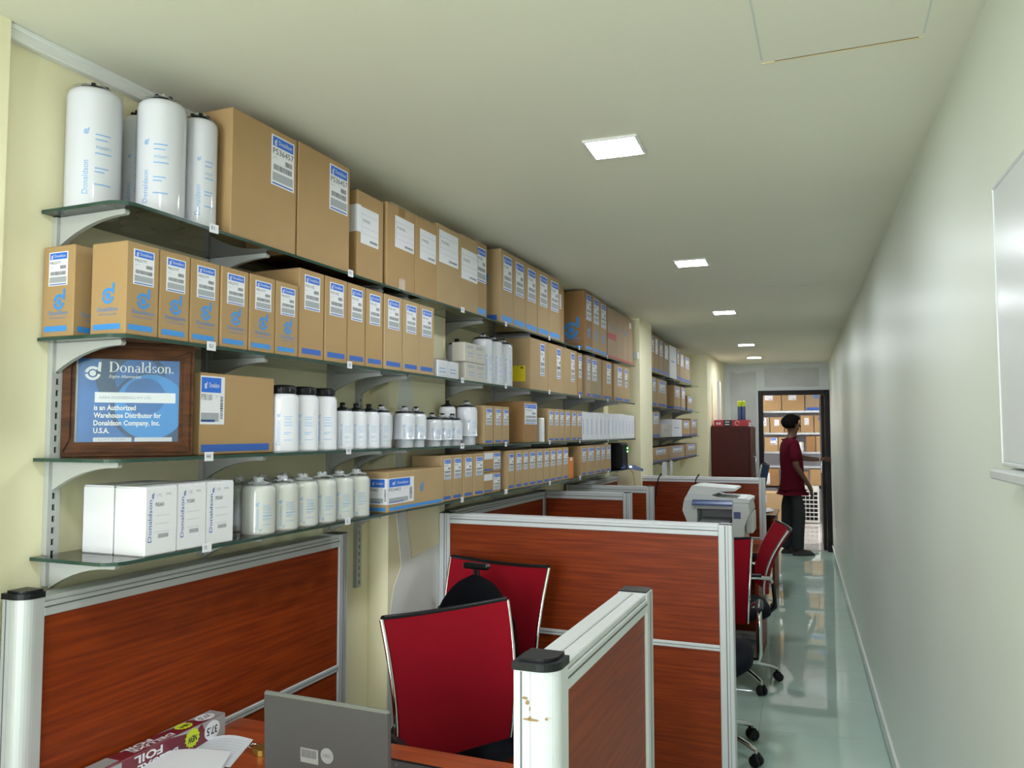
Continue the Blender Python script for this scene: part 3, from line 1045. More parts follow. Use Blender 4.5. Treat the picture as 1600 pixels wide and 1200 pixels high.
# ---- the bay past the pale pier
bay = {
    'F': ((6.66, 6.79, .335), (6.80, 6.98, .33), (6.99, 7.20, .325), (7.21, 7.48, .315), (7.50, 7.84, .315), (7.86, 8.02, .32), (8.04, 8.29, .30), (8.31, 8.66, .295)),
    'G': ((6.68, 6.88, .255), (6.90, 7.35, .25), (7.70, 8.06, .235), (8.10, 8.34, .235), (8.45, 8.80, .16)),
    'H': ((6.66, 7.00, .225), (7.10, 7.55, .12), (7.58, 8.10, .17), (8.12, 8.60, .17), (8.66, 9.10, .19)),
    'I': ((6.66, 7.41, .13), (7.43, 8.29, .13), (8.31, 9.08, .14))}
for row, L in bay.items():
    for i, (a, b, h) in enumerate(L):
        m = ('card_pink', 'card', 'card_tan', 'card_grey')[(i * 7 + ord(row)) % 4]
        if row == 'F' and i == 4:
            m = 'card_white'
        if row == 'H' and i in (1, 2):
            m = 'card_cream' if i == 1 else 'card_white'
        fr = [('label', ('plain' if (row, i) in (('F', 1), ('F', 3), ('F', 6)) else 'std', 'P551315', .22, .80, .52, .92)), ('stripe', ('navy', .05, .95, .04, .12))]
        if m in ('card_white', 'card_cream'):
            fr = [('stripe', ('sky', .2, .7, .5, .54))]
        carton('%s box on the %s shelf of the bay past the pale pier' % (ORD[i], ROWNAME[row]), ZR[row], a, b, h, m, .20, front=fr, group='boxes past the pale pier', side=[('stripe', ('navy', .05, .95, .04, .12))] if row == 'G' else [])
# papers hanging from the lowest shelf there
for i, (y, w) in enumerate(((7.12, .15), (7.45, .20))):
    o = G().box(0, .001, -w / 2, w / 2, -.13, 0.0, 'paper').build('hanging_paper', None, (XG + .004, y, ZI_ - .001), R(random.uniform(-6, 6)))
    tag(o, ('narrow' if i == 0 else 'wider') + ' white sheet hanging from the lowest shelf past the pale pier', 'paper', 'hanging sheets')

# ================================================================== stock: filter cans


def wrapped(g2, flat, r, ang0, z0):
    """wrap flat (x,z) geometry of g2 round a cylinder"""
    out = G()
    out.m = g2.m
    out.mi = g2.mi
    out.sm = g2.sm
    out.f = g2.f
    out.v = [(r * math.cos(ang0 + x / r), r * math.sin(ang0 + x / r), z0 + z) for (x, y, z) in g2.v]
    return out


_cans = {}


def can_parts(kind, r, h):
    k = (kind, r, h)
    if k in _cans:
        return _cans[k]
    P = {}
    m = 'can_cream' if kind == 'low' else 'can_white'
    b = min(.012, r * .25)
    seg = 28
    if kind == 'pot':       # stepped can: narrower foot
        prof = [(r * .82, 0), (r * .84, .004), (r * .84, h * .20), (r * .90, h * .22), (r * 1.04, h * .225), (r * 1.04, h * .26), (r, h * .27), (r, h - b * 1.4), (r * .93, h - b * .4), (r * .82, h), (r * .25, h + .001)]
    else:
        prof = [(r * .95, 0), (r, .003), (r, .007), (r * .985, .010), (r * .985, h - b * 1.6), (r * .96, h - b * .7), (r * .86, h - b * .1), (r * .78, h), (r * .2, h + .002)]
    g = G()
    g.lathe(prof, 0, 0, 0, m, seg)
    P['can'] = g.mesh('can')
    # cap
    g = G()
    if kind == 'tall':
        g.lathe([(r * .74, h), (r * .80, h + .006), (r * .80, h + .020), (r * .70, h + .024), (r * .45, h + .026), (.001, h + .026)], 0, 0, 0, 'black_plastic', 18)
        for q in range(9):
            a = q * 2 * math.pi / 9
            g.box(r * .78 * math.cos(a) - .004, r * .78 * math.cos(a) + .004, r * .78 * math.sin(a) - .004, r * .78 * math.sin(a) + .004, h + .004, h + .020, 'black_plastic', .002)
    elif kind == 'big':
        g.lathe([(r * .50, h - .002), (r * .52, h + .010), (r * .36, h + .012), (r * .30, h + .016), (.001, h + .016)], 0, 0, 0, 'black_rubber', 16)
        for q in range(5):
            a = q * 2 * math.pi / 5
            g.box(r * .42 * math.cos(a) - .005, r * .42 * math.cos(a) + .005, r * .42 * math.sin(a) - .005, r * .42 * math.sin(a) + .005, h + .008, h + .018, 'black_rubber', .002)
    elif kind in ('mid', 'pot'):
        g.lathe([(r * .80, h - .003), (r * .82, h + .006), (r * .55, h + .008), (r * .30, h + .012), (r * .22, h + .013), (r * .22, h + .024), (r * .30, h + .026), (.001, h + .028)], 0, 0, 0, 'black_plastic', 16)
    if g.v:
        P['cap'] = g.mesh('cap')
    # print
    f = G()
    vs, fs, tw, th = text_geo('Donaldson')
    L = h * (.27 if kind == 'big' else .42)
    s = L / tw
    f.add([(-b_ * s * 1.0, 0, h * .12 + a_ * s) for a_, b_ in vs], fs, 'ink_pale')
    emblem(f, -.10 * r, h * .62, r * .10, 0, 'ink_pale')
    for zz, ln in ((.60, .55), (.56, .45), (.45, .6), (.33, .5), (.30, .35), (.20, .6)):
        for q in range(6):
            rect(f, r * (.22 + ln * q / 6), r * (.22 + ln * (q + 1) / 6), h * zz, h * (zz + .010), 0, 'ink_pale')
    put_text(f, 'P550371', 'ink_pale', r * .25, h * .49, w=r * .55, d=0)
    if kind == 'low':
        for q in range(6):
            rect(f, r * (.22 + .11 * q), r * (.33 + .11 * q), h * .38, h * .40, 0, 'ink_pale')
        emblem(f, r * .1, h * .10, r * .06, 0, 'ink_pale')
    # subdivide long rects is not needed: they span under 40 degrees
    P['print'] = wrapped(f, None, r * (.985 if kind != 'pot' else 1.0) + .0006, 0, 0).mesh('print')
    _cans[k] = P
    return P


def wrap_mesh(r, h, seed):
    rnd = random.Random(seed)
    g = G()
    seg = 22
    prof = [(r * 1.01, .001), (r * 1.015, h * .5), (r * 1.02, h * .88), (r * .98, h + .002), (r * .72, h + .007), (r * .40, h + .010), (r * .22, h + .013), (r * .34, h + .019), (r * .14, h + .022)]
    vs, fs = [], []
    for i, (rr, z) in enumerate(prof):
        for k in range(seg):
            a = 2 * math.pi * k / seg
            j = 1 + (rnd.uniform(-.10, .10) * (i / 8) if i > 2 else rnd.uniform(-.004, .008))
            vs.append((rr * j * math.cos(a), rr * j * math.sin(a), z + (rnd.uniform(-.004, .004) if i > 3 else 0)))
    for i in range(len(prof) - 1):
        for k in range(seg):
            k2 = (k + 1) % seg
            fs.append((i * seg + k, i * seg + k2, (i + 1) * seg + k2, (i + 1) * seg + k))
    n4 = 4 * seg
    g.add(vs, fs[:n4], 'plastic_wrap', True)
    g.add(vs, fs[n4:], 'wrap_knot', True)
    return g.mesh('plastic_wrap')


def can(label, kind, x, y, z, r, h, group, turn=None, wrap=False):
    t = thing('filter_can', label, 'filter', (x, y, z), R(-62 if turn is None else turn), group)
    P = can_parts(kind, r, h)
    for nm, me in P.items():
        place(nm, me, t, (0, 0, 0))
    if wrap:
        place('plastic_wrap', wrap_mesh(r, h, int(y * 1000)), t, (0, 0, 0))
    return t


gf = 'large filter cans on the top shelf'
can('large white filter can at the near end of the top shelf', 'big', -1.590, 1.316, ZF_, .060, .288, gf, -50, True)
can('white filter can almost hidden between the two largest ones', 'big', -1.602, 1.460, ZF_, .044, .282, gf, -70)
can('large white filter can in the middle of the top shelf group', 'big', -1.500, 1.430, ZF_, .0565, .292, gf, -74, True)
can('white filter can with printed label touching the tall brown carton', 'big', -1.480, 1.532, ZF_, .0445, .284, gf, -40, True)
for i, y in enumerate((3.27, 3.385, 3.505)):
    can('%s of three wrapped white cans beside the cream cartons, second shelf' % ORD[i], 'mid', -1.468, y, ZG_, .048, .205, 'wrapped cans on the second shelf', -40, True)
can('black capped can peeking out behind the cream cartons', 'mid', -1.565, 3.20, ZG_, .045, .178, 'wrapped cans on the second shelf', -40)
for i, y in enumerate((1.862, 1.957, 2.052)):
    can('%s of three tall cans with black screw caps on the third shelf' % ORD[i], 'tall', -1.466, y, ZH_, .0455, .166, 'black capped cans on the third shelf', -60, False)
can('tall black capped can standing behind the first two on the third shelf', 'tall', -1.572, 1.975, ZH_, .0455, .166, 'black capped cans on the third shelf', -60)
for i, y in enumerate((2.152, 2.230, 2.308, 2.386)):
    can('%s of four slim cans with black nozzles on the third shelf' % ORD[i], 'mid', -1.460, y, ZH_, .0375, .124, 'slim cans on the third shelf', -55, i == 3)
for i, (y, xx) in enumerate(((2.47, -1.51), (2.545, -1.458), (2.632, -1.458))):
    can('%s of three stepped cans wrapped in plastic on the third shelf' % ORD[i], 'pot', xx, y, ZH_, .0405, .124, 'stepped cans on the third shelf', -55, True)
for i, (y, xx) in enumerate(((2.768, -1.462), (2.8590, -1.462), (2.950, -1.462))):
    can('%s of three short stepped cans with black tops on the third shelf' % ORD[i], 'pot', xx, y, ZH_, .0425, .104, 'short stepped cans on the third shelf', -50, True)
can('rear stepped can standing close to the pier', 'pot', -1.520, 3.02, ZH_, .0355, .162, 'stepped cans on the third shelf', -50)
can('tall stepped can with a bright highlight beside the small cartons', 'pot', -1.462, 3.09, ZH_, .046, .162, 'stepped cans on the third shelf', -48, True)
can('thin white can leaning beside the big carton on the third shelf', 'low', -1.440, 3.955, ZH_, .024, .128, 'slim cans on the third shelf', -48)
gl = 'plastic wrapped cans on the lowest shelf'
for i, y in enumerate((1.758, 1.858, 1.953, 2.047, 2.142, 2.236)):
    can('%s of six wrapped cans along the lowest shelf edge' % ORD[i], 'low', -1.461, y, ZI_, .0455, .130, gl, -48 - i * 2, True)
for i, y in enumerate((1.700, 1.800, 1.900, 2.000)):
    can('%s of four wrapped cans in the back row of the lowest shelf' % ORD[i], 'low', -1.566, y, ZI_, .0455, .128, gl, -60, True)

# ---- black speaker and router at the end of the lowest shelf
t = thing('speaker', 'black box speaker with green lights at the end of the lowest shelf', 'speaker', (-1.52, 5.61, ZI_))
G().box(0, .10, 0, .20, 0, .190, 'black_plastic', .006).build('body', t)
G().box(.10, .104, .015, .185, .015, .175, 'black_rubber', .002).build('grille', t)
g = G()
g.box(.104, .107, .16, .175, .145, .155, 'led_green').box(.104, .107, .16, .175, .120, .130, 'led_green')
g.build('status_light', t)
t = thing('router', 'small dark blue router hanging over the shelf end with blue light', 'router', (-1.40, 5.83, ZI_ - .004), R(14))
g = G()
g.prism([(-.01, 0), (.085, -.018), (.09, -.002), (.03, .024), (-.01, .026)], -.05, .05, 'printer_blue', 'y')
g.build('body', t)
G().box(-.012, .004, -.053, -.05, .010, .022, 'led_blue').build('status_light', t)
pts = [(-1.40, 5.80, 1.28), (-1.375, 5.79, 1.24), (-1.36, 5.78, 1.17), (-1.352, 5.76, 1.08), (-1.35, 5.74, .9)]
tag(G().tube(pts, .004, 'cable_yellow', 6).build('network_cable'), 'thin yellow cable hanging from the router', 'cable')

# ---- framed certificate, third shelf
cw, ch = .288, .262
t = thing('framed_certificate', 'blue distributor certificate in a brown wooden frame on the third shelf', 'picture', (-1.648, 1.292, ZH_ + .001), math.atan2(1.500 - 1.292, -1.450 + 1.648))
b = .033
for nm, pts in (('frame_rail', [(0, 0), (cw, 0), (cw - b, b), (b, b)]), ('frame_rail', [(b, ch - b), (cw - b, ch - b), (cw, ch), (0, ch)]), ('frame_rail', [(0, 0), (b, b), (b, ch - b), (0, ch)]), ('frame_rail', [(cw, 0), (cw, ch), (cw - b, ch - b), (cw - b, b)])):
    g = G()
    g.prism(pts, 0, .022, 'frame_wood', 'y')
    mid = [sum(p[0] for p in pts) / 4, sum(p[1] for p in pts) / 4]
    inner = [(mid[0] + (p[0] - mid[0]) * (.93 if abs(p[0] - mid[0]) > .05 else .45), mid[1] + (p[1] - mid[1]) * (.93 if abs(p[1] - mid[1]) > .05 else .45)) for p in pts]
    g.prism(inner, -.006, 0, 'frame_wood', 'y')
    g.build(nm, t)
pw, ph = cw - 2 * b, ch - 2 * b
g = G()
g.box(b, cw - b, .008, .012, b, ch - b, 'ink_sky')
pr = g.build('certificate', t)


def cert_print(m, draw, d):
    gg = G()
    draw(gg, d)
    return gg.build('print', pr)


MATS['cert_blue'] = mat('cert_blue', (0.035, 0.17, 0.50), .5, var=.12, vscale=9)
mat('cert_white', (0.93, 0.94, 0.95), .5)
MATS['cert_dark'] = mat('cert_dark', (0.030, 0.085, 0.20), .5)
MATS['cert_light'] = mat('cert_light', (0.05, 0.30, 0.74), .5)
x0, z0 = b, b


def q(u, v):
    return x0 + u * pw, z0 + v * ph


gg = G()
rect(gg, x0 + .004, x0 + pw, z0, z0 + ph, .0076, 'cert_blue')
rect(gg, x0, x0 + .004, z0, z0 + ph, .0076, 'ink_white')


def clipped_disc(g_, cu, cv, r, d, m, n=40):
    pts = []
    for k in range(n):
        a = 2 * math.pi * k / n
        X = min(max(x0 + cu * pw + r * math.cos(a), x0 + .004), x0 + pw)
        Z = min(max(z0 + cv * ph + r * math.sin(a), z0), z0 + ph)
        pts.append((X, d, Z))
    g_.add(pts, [tuple(range(n))], m)


clipped_disc(gg, .52, .78, .075, .0073, 'cert_dark')
clipped_disc(gg, .60, .76, .052, .0070, 'cert_blue')
clipped_disc(gg, .98, .30, .06, .0073, 'cert_dark')
clipped_disc(gg, .70, .42, .083, .0067, 'cert_dark')
clipped_disc(gg, .72, .43, .078, .0064, 'cert_light')
clipped_disc(gg, .66, .55, .045, .0061, 'cert_blue')
emblem(gg, x0 + .155 * pw, z0 + .825 * ph, .0165, .0055, 'cert_white')


def serif_text(g_, body, m, x, z, w, h, d):
    """bookish lettering drawn from thick and thin strokes with slab serifs; cap height 1"""
    def poly(P, pts):
        P.append(('p', pts))

    def ring(P, cx, cz, ax, az, bx, bz, a0=0, a1=360, n=22):
        P.append(('r', cx, cz, ax, az, bx, bz, a0, a1, n))

    def bar(P, x0, x1, z0, z1):
        P.append(('p', [(x0, z0), (x1, z0), (x1, z1), (x0, z1)]))
    XH, ST, SE = .64, .125, .045

    def glyph(c):
        P = []
        if c == 'D':
            bar(P, .06, .06 + ST * 1.2, 0, 1)
            bar(P, 0, .30, 0, SE)
            bar(P, 0, .30, 1 - SE, 1)
            ring(P, .28, .5, .48, .5, .34, .46, -90, 90)
            return P, .80
        if c == 'o':
            ring(P, .27, XH / 2, .27, XH / 2 + .01, .155, XH / 2 - .045)
            return P, .56
        if c == 'n':
            for x0 in (.05, .36):
                bar(P, x0, x0 + ST, 0, XH - (.02 if x0 < .1 else .16))
                bar(P, x0 - .05, x0 + ST + .05, 0, SE)
            bar(P, 0, .06, XH - .05, XH - .015)
            ring(P, .285, XH - .20, .18, .20, .075, .135, 0, 150, 12)
            return P, .56
        if c == 'a':
            bar(P, .29, .29 + ST, .04, XH - .16)
            bar(P, .38, .47, 0, SE)
            poly(P, [(.33, 0), (.42, 0), (.395, .10), (.29, .10)])
            ring(P, .225, XH - .175, .17, .175, .065, .13, 0, 165, 12)
            ring(P, .20, .175, .20, .185, .09, .13)
            return P, .48
        if c in 'ld':
            x0 = .06 if c == 'l' else .34
            bar(P, x0, x0 + ST, 0, 1.04)
            poly(P, [(x0 - .06, .985), (x0, .985), (x0 + .03, 1.04), (x0 - .06, 1.015)])
            if c == 'l':
                bar(P, 0, .225, 0, SE)
                return P, .25
            bar(P, x0, x0 + ST + .06, 0, SE)
            ring(P, .25, XH / 2, .25, XH / 2 + .01, .145, XH / 2 - .05)
            return P, .54
        if c == 's':
            ring(P, .20, XH - .165, .165, .17, .075, .125, 10, 265, 14)
            ring(P, .20, .165, .185, .17, .085, .125, -170, 85, 14)
            return P, .42
        ring(P, .07, .07, .07, .07, .001, .001)
        return P, .2
    G_ = [glyph(c) for c in body]
    tot = sum(a + .03 for _, a in G_)
    s = w / tot
    sz = h
    cx = x
    for P, adv in G_:
        for k in P:
            if k[0] == 'p':
                g_.add([(cx + a * s, d, z + b_ * sz) for a, b_ in k[1]], [tuple(range(len(k[1])))], m)
            else:
                _, ox, oz, ax, az, bx, bz, a0, a1, n = k
                vs = []
                for i in range(n + 1):
                    t = R(a0 + (a1 - a0) * i / n)
                    vs += [(cx + (ox + bx * math.cos(t)) * s, d, z + (oz + bz * math.sin(t)) * sz), (cx + (ox + ax * math.cos(t)) * s, d, z + (oz + az * math.sin(t)) * sz)]
                g_.add(vs, [(2 * i, 2 * i + 1, 2 * i + 3, 2 * i + 2) for i in range(n)], m)
        cx += (adv + .03) * s


serif_text(gg, 'Donaldson.', 'cert_white', x0 + .31 * pw, z0 + .845 * ph, .64 * pw, .125 * ph, .0055)
put_text(gg, 'Engine Aftermarket', 'cert_white', x0 + .31 * pw, z0 + .775 * ph, w=.31 * pw, h=.038 * ph, d=.0055, shear=.3)
rect(gg, x0 + .18 * pw, x0 + .965 * pw, z0 + .475 * ph, z0 + .60 * ph, .0058, 'cert_white')
put_text(gg, 'AZIRA ENGINEERING PVT LTD', 'ink_grey', x0 + .22 * pw, z0 + .520 * ph, w=.50 * pw, h=.032 * ph, d=.0054)
for k, (ln, wd) in enumerate((('is an Authorized', .40), ('Warehouse Distributor for', .65), ('Donaldson Company, Inc.', .64), ('U.S.A.', .15))):
    put_text(gg, ln, 'cert_white', x0 + .175 * pw, z0 + (.385 - .092 * k) * ph, w=wd * pw, h=.062 * ph, d=.0054, bold=.025)
rect(gg, x0 + .175 * pw, x0 + .54 * pw, z0 + .005 * ph, z0 + .055 * ph, .0058, 'ink_white')
rect(gg, x0 + .57 * pw, x0 + .94 * pw, z0 + .005 * ph, z0 + .055 * ph, .0058, 'ink_white')
put_text(gg, '1 Aug 2012 - 31 Jul 2013', 'ink_grey', x0 + .20 * pw, z0 + .02 * ph, w=.28 * pw, d=.0054)
gg.build('print', pr)
G().box(b, cw - b, .0025, .004, b, ch - b, 'picture_glass').build('picture_glass', t)

# ================================================================== partitions
PH = 1.205


def partition(label, loc, rz, L, T=.062, H=PH, mid=.755, round0=False, round1=False, post=.042, cap0=True, cap1=True, rail='alu', skin='cherry', pm='alu_white'):
    t = thing('partition', label, 'partition', (loc[0], loc[1], 0), rz, 'office partitions')

    def mk_post(xa, xb, sgn, rounded, cap):
        g = G()
        if rounded:
            pts = []
            x_in = xb if sgn < 0 else xa
            x_out = xa if sgn < 0 else xb
            n = 8
            prof = [(x_in, 0)]
            for k in range(n + 1):
                a = R(90) * k / n
                prof.append((x_out + sgn * (-.030 + .030 * math.sin(a)), .030 - .030 * math.cos(a)))
            prof += [(x_out, T), (x_in, T)]
            if sgn < 0:
                prof = prof[::-1]
            g.prism(prof, 0, H, pm, 'z')
            # groove on the end face
            g.box(x_out - .0008, x_out + .0008, T * .80, T * .84, 0, H - .002, 'alu_groove')
            g.box(x_out - .0010, x_out + .0008, T * .60, T * .615, 0, H - .002, 'alu')
        else:
            g.box(xa, xb, 0, T, 0, H, rail, .003)
            xm = (xa + xb) / 2
            g.box(xm - .0015, xm + .0015, -.0006, .002, 0, H - .002, 'alu_groove')
            g.box(xm + .010, xm + .0115, -.0006, .002, 0, H - .002, 'alu_groove')
        p = g.build('post', t)
        if cap:
            c = G()
            if rounded:
                pc = [((x - x_in) * 1.05 + x_in, y) for x, y in prof]
                c.prism([(x, (y - T / 2) * 1.06 + T / 2) for x, y in pc], H, H + .012, 'black_plastic', 'z')
                c.prism([((x - x_in) * .85 + x_in, (y - T / 2) * .82 + T / 2) for x, y in pc], H + .012, H + .017, 'black_plastic', 'z')
            else:
                c.box(xa + .002, xb, .002, T - .002, H, H + .0025, 'black_plastic', .001)
            c.build('post_cap', p)
    mk_post(0, post, -1, round0, cap0)
    mk_post(L - post, L, 1, round1, cap1)
    a, b = post, L - post
    g = G()
    rh = .042
    g.box(a, b, .0, T, H - rh, H - .012, rail, .002)
    g.box(a, b, .003, T * .44, H - .012, H, rail, .002).box(a, b, T * .48, T - .003, H - .012, H, rail, .002)
    g.box(a, b, T * .40, T * .52, H - .012, H - .004, rail)
    g.box(a, b, -.0008, .001, H - .024, H - .021, 'alu_groove').box(a, b, T - .001, T + .0008, H - .024, H - .021, 'alu_groove')
    g.build('top_rail', t)
    for nm, za, zb in (('panel', mid + .011, H - rh), ('panel', .07, mid - .011)):
        G().box(a, b, .006, T - .006, za, zb, skin).build(nm, t)
    for nm, za, zb in (('mid_rail', mid - .011, mid + .011), ('bottom_rail', .01, .07)):
        g = G().box(a, b, 0, T, za, zb, rail, .002)
        g.box(a, b, -.0006, .001, (za + zb) / 2 - .001, (za + zb) / 2 + .001, 'alu_groove')
        g.build(nm, t)
    return t


partition('long cherry partition along the shelf wall behind the foil box', (-1.575, 1.168), R(90), 1.197, round0=True, post=.050, pm='alu')
partition('wide cherry partition across the aisle behind the chair with the bag', (-1.570, 3.045), 0, 1.216, post=.05, rail='alu_white', H=1.209)
partition('short low partition in front with stained white rounded post', (-.383, 1.115), R(90), .675, T=.066, round0=True, post=.06, rail='alu_white')
partition('partition along the wall just behind the wide cross partition', (-1.578, 3.12), R(90), 1.315, mid=.755)
partition('smaller cross partition, nearer of the two narrow ones', (-1.640, 4.44), 0, .565)
partition('smaller cross partition, farther of the two narrow ones', (-1.640, 5.00), 0, .575)
partition('partition along the wall behind the printer desk', (-1.578, 5.065), R(90), 1.10)
partition('far cross partition behind the printer with a cable over it', (-1.640, 6.20), 0, 1.165, post=.045, rail='alu_white')
# brown scuffs on the rounded post
sp = G()
for (dx, dz, w, h) in ((.016, .090, .010, .004), (.020, .084, .008, .006), (.024, .076, .003, .006), (.026, .060, .030, .003), (.024, .063, .005, .004), (.050, .064, .006, .004)):
    n = 7
    cx, cz = -.447 + dx, PH - .13 + dz
    sp.add([(cx + w * .5 * math.cos(2 * math.pi * k / n) * random.uniform(.7, 1.1), 1.1135, cz + h * .6 * math.sin(2 * math.pi * k / n) * random.uniform(.6, 1.2)) for k in range(n)], [tuple(range(n))], 'card_flap')
po = [o for o in COL.objects if o.name.startswith('partition')][2]
so = sp.build('scuff_mark', None)
so.parent = po
so.matrix_parent_inverse = (Matrix.Translation((-.383, 1.115, 0)) @ Matrix.Rotation(R(90), 4, 'Z')).inverted()

# black cables over the far partition
for i, (x, w) in enumerate(((-1.275, .0), (-.985, .0))):
    pts = [(x, 6.29, .95), (x + .004, 6.275, 1.16), (x + .012, 6.262, 1.212), (x + .02, 6.235, 1.222), (x + .02, 6.205, 1.218), (x + .005, 6.193, 1.19), (x - .015, 6.190, 1.10), (x - .03, 6.188, .95), (x - .03, 6.187, .80)]
    tag(G().tube(pts, .0045, 'black_rubber', 6).build('cable'), 'black cable looped over the far partition, %s one' % ('left' if i == 0 else 'right'), 'cable', 'cables over the partition')

# ================================================================== desks


def desk(label, x0, x1, y0, y1, m='cherry_top', z=.75, panels=((0, 0),)):
    t = thing('desk', label, 'desk', ((x0 + x1) / 2, (y0 + y1) / 2, 0))
    w, d = (x1 - x0) / 2, (y1 - y0) / 2
    G().box(-w, w, -d, d, z - .026, z, m, .004).build('desk_top', t)
    G().box(-w, w, -d - .0012, -d + .001, z - .026, z - .002, 'black_plastic').build('edge_band', t)
    for sx in (-1, 1):
        G().box(sx * (w - .03) - .012, sx * (w - .03) + .012, -d + .06, d - .03, .005, z - .026, 'cherry').build('side_panel', t)
    G().box(-w + .05, w - .05, d - .10, d - .08, .25, z - .026, 'cherry').build('modesty_panel', t)
    return t


desk('cherry wood desk at the bottom edge holding the laptop and papers', -1.574, -.455, 1.04, 1.836)
desk('cherry wood desk behind the wide partition, under the printer', -1.57, -.462, 5.52, 6.19)
desk('light wooden desk beyond the far partition near the doorway', -1.30, -.525, 8.03, 8.70, 'table_wood')

# laptop
t = thing('laptop', 'grey laptop with raised lid seen from behind on the near desk', 'laptop', (-1.026, 1.475, .75), R(-1.5))
G().box(-.165, .165, 0, .232, .004, .020, 'laptop_grey', .004).build('base', t)
g = G()
g.box(-.150, .150, .055, .150, .020, .0215, 'black_plastic', .0005)
for r in range(5):
    for c in range(13):
        g.box(-.147 + c * .0228, -.147 + c * .0228 + .0195, .06 + r * .0176, .06 + r * .0176 + .0150, .0215, .0235, 'black_rubber', .0006)
g.box(-.165, .165, .225, .232, .0195, .0212, 'black_plastic')
g.build('keyboard', t)
g = G()
g.box(-.165, .165, -.012, -.002, 0, .212, 'laptop_grey', .005)
g.box(-.164, .164, -.0135, -.0005, .203, .214, 'laptop_rim', .005)
lid = g.build('lid', t, (0, 0, .018))
lid.rotation_euler = (R(2), 0, 0)
G().box(-.155, .155, -.002, -.0015, .012, .200, 'screen').build('screen', lid)
g = G()
disc(g, .008, .098, .0165, -.0125, 'sticker', 28)
put_text(g, 'DELL', 'laptop_rim', -.002, .0945, w=.020, h=.007, d=-.0128, bold=.02)
g.build('logo', lid)
g = G()
g.box(-.062, -.015, -.0125, -.012, .075, .106, 'sticker')
x = -.059
random.seed(11)
while x < -.02:
    bw = random.uniform(.0006, .0018)
    rect(g, x, x + bw, .086, .103, -.0127, 'laptop_grey')
    x += bw + .0011
g.build('barcode_sticker', lid)
g = G()
for sx in (-.12, .12):
    g.tube([(sx - .02, -.004, .018), (sx + .02, -.004, .018)], .008, 'black_plastic', 8)
g.build('hinge', t)
g = G()
g.box(-.175, -.163, .02, .05, .004, .02, 'black_plastic', .003)
g.build('plug', t)

# foil box
t = thing('foil_box', 'maroon and grey cardboard box of kitchen foil lying beside the partition', 'foil box', (-1.573, 1.715, .75), R(0.5))
fw, fh, flen = .050, .058, .46
G().box(0, fw, -flen, 0, 0, fh, 'foil_maroon', .002).build('body', t)


def face_print(g, top):
    """u to -Y; v toward the viewer (top) or down (front)"""
    def pt(u, v, lift):
        return (v * fw, -u, fh + lift) if top else (fw + lift, -u, fh - v * fh)

    def poly(pts, m, lift):
        g.add([pt(u, v, lift) for u, v in pts], [tuple(range(len(pts)))], m)

    def word(s, m, u, v, w, h, lift, bold=.02, shear=0):
        vs, fs, tw, th = text_geo(s, shear, bold)
        g.add([pt(u + a * w / tw, v + b_ * h / th, lift) for a, b_ in vs], fs, m)
    poly([(0, 0), (.085, 0), (.055, .98), (0, .98)], 'foil_grey', .0004)
    poly([(.085, 0), (.19, 0), (.105, .22)], 'foil_grey', .0004)
    n = 20
    poly([(.048 + .028 * math.cos(2 * math.pi * k / n), .50 + .42 * math.sin(2 * math.pi * k / n)) for k in range(n)], 'ink_white', .0008)
    word('37.5', 'ink_black', .030, .34, .038, .34, .0012)
    st = []
    for k in range(28):
        rr = 1 if k % 2 else .84
        st.append((.118 + .026 * rr * math.cos(2 * math.pi * k / 28), .42 + .42 * rr * math.sin(2 * math.pi * k / 28)))
    poly(st, 'lime', .0008)
    word('NEW', 'ink_black', .103, .34, .030, .26, .0012, .03)
    word('Aluminium', 'ink_white', .165, .86, .085, .08, .0008, 0)
    word('DELUXE', 'ink_white', .165, .50, .125, .30, .0008, .03)
    word('FOIL', 'ink_white', .215, .10, .085, .32, .0008, .03)
    poly([(.335, .05), (.335, .85), (.43, .95), (.43, .05)], 'foil_grey', .0004)


for top in (True, False):
    g = G()
    face_print(g, top)
    g.build('print', t)
G().box(.001, fw - .001, 0, .0012, .001, fh - .001, 'foil_grey').build('end_flap', t)


# papers
def sheet(label, cx, cy, z, w, h, ang, bend, lines=False, m='paper'):
    g = G()
    g.slab(lambda u, v: Vector(((u - .5) * w, (v - .5) * h, bend * math.sin(math.pi * u) * (.4 + .6 * v))), 8, 8, .0008, m)
    o = g.build('paper_sheet', None, (cx, cy, z), R(ang))
    tag(o, label, 'paper', 'papers on the near desk')
    if lines:
        p = G()
        for k in range(7):
            y = h * (.36 - .09 * k)
            p.grid(lambda u, v, y=y: Vector(((u - .5) * w * .8, y + v * .0012, bend * math.sin(math.pi * (.1 + .8 * u)) * (.4 + .6 * (y / h + .5)) + .0009)), 6, 1, 'ink_pale', False)
        p.build('print', o)
    return o


sheet('printed form sheet poking out under the white papers', -1.455, 1.610, .7515, .13, .17, 22, .012, True)
sheet('teal edged sheet between the white papers on the near desk', -1.440, 1.430, .757, .20, .285, 30, .010, False, 'ink_pale')
sheet('topmost blank white sheet lying on the near desk', -1.418, 1.418, .768, .205, .29, 27, .012)
sheet('second white sheet slipped out under the topmost one', -1.402, 1.410, .762, .205, .29, 33, .010)

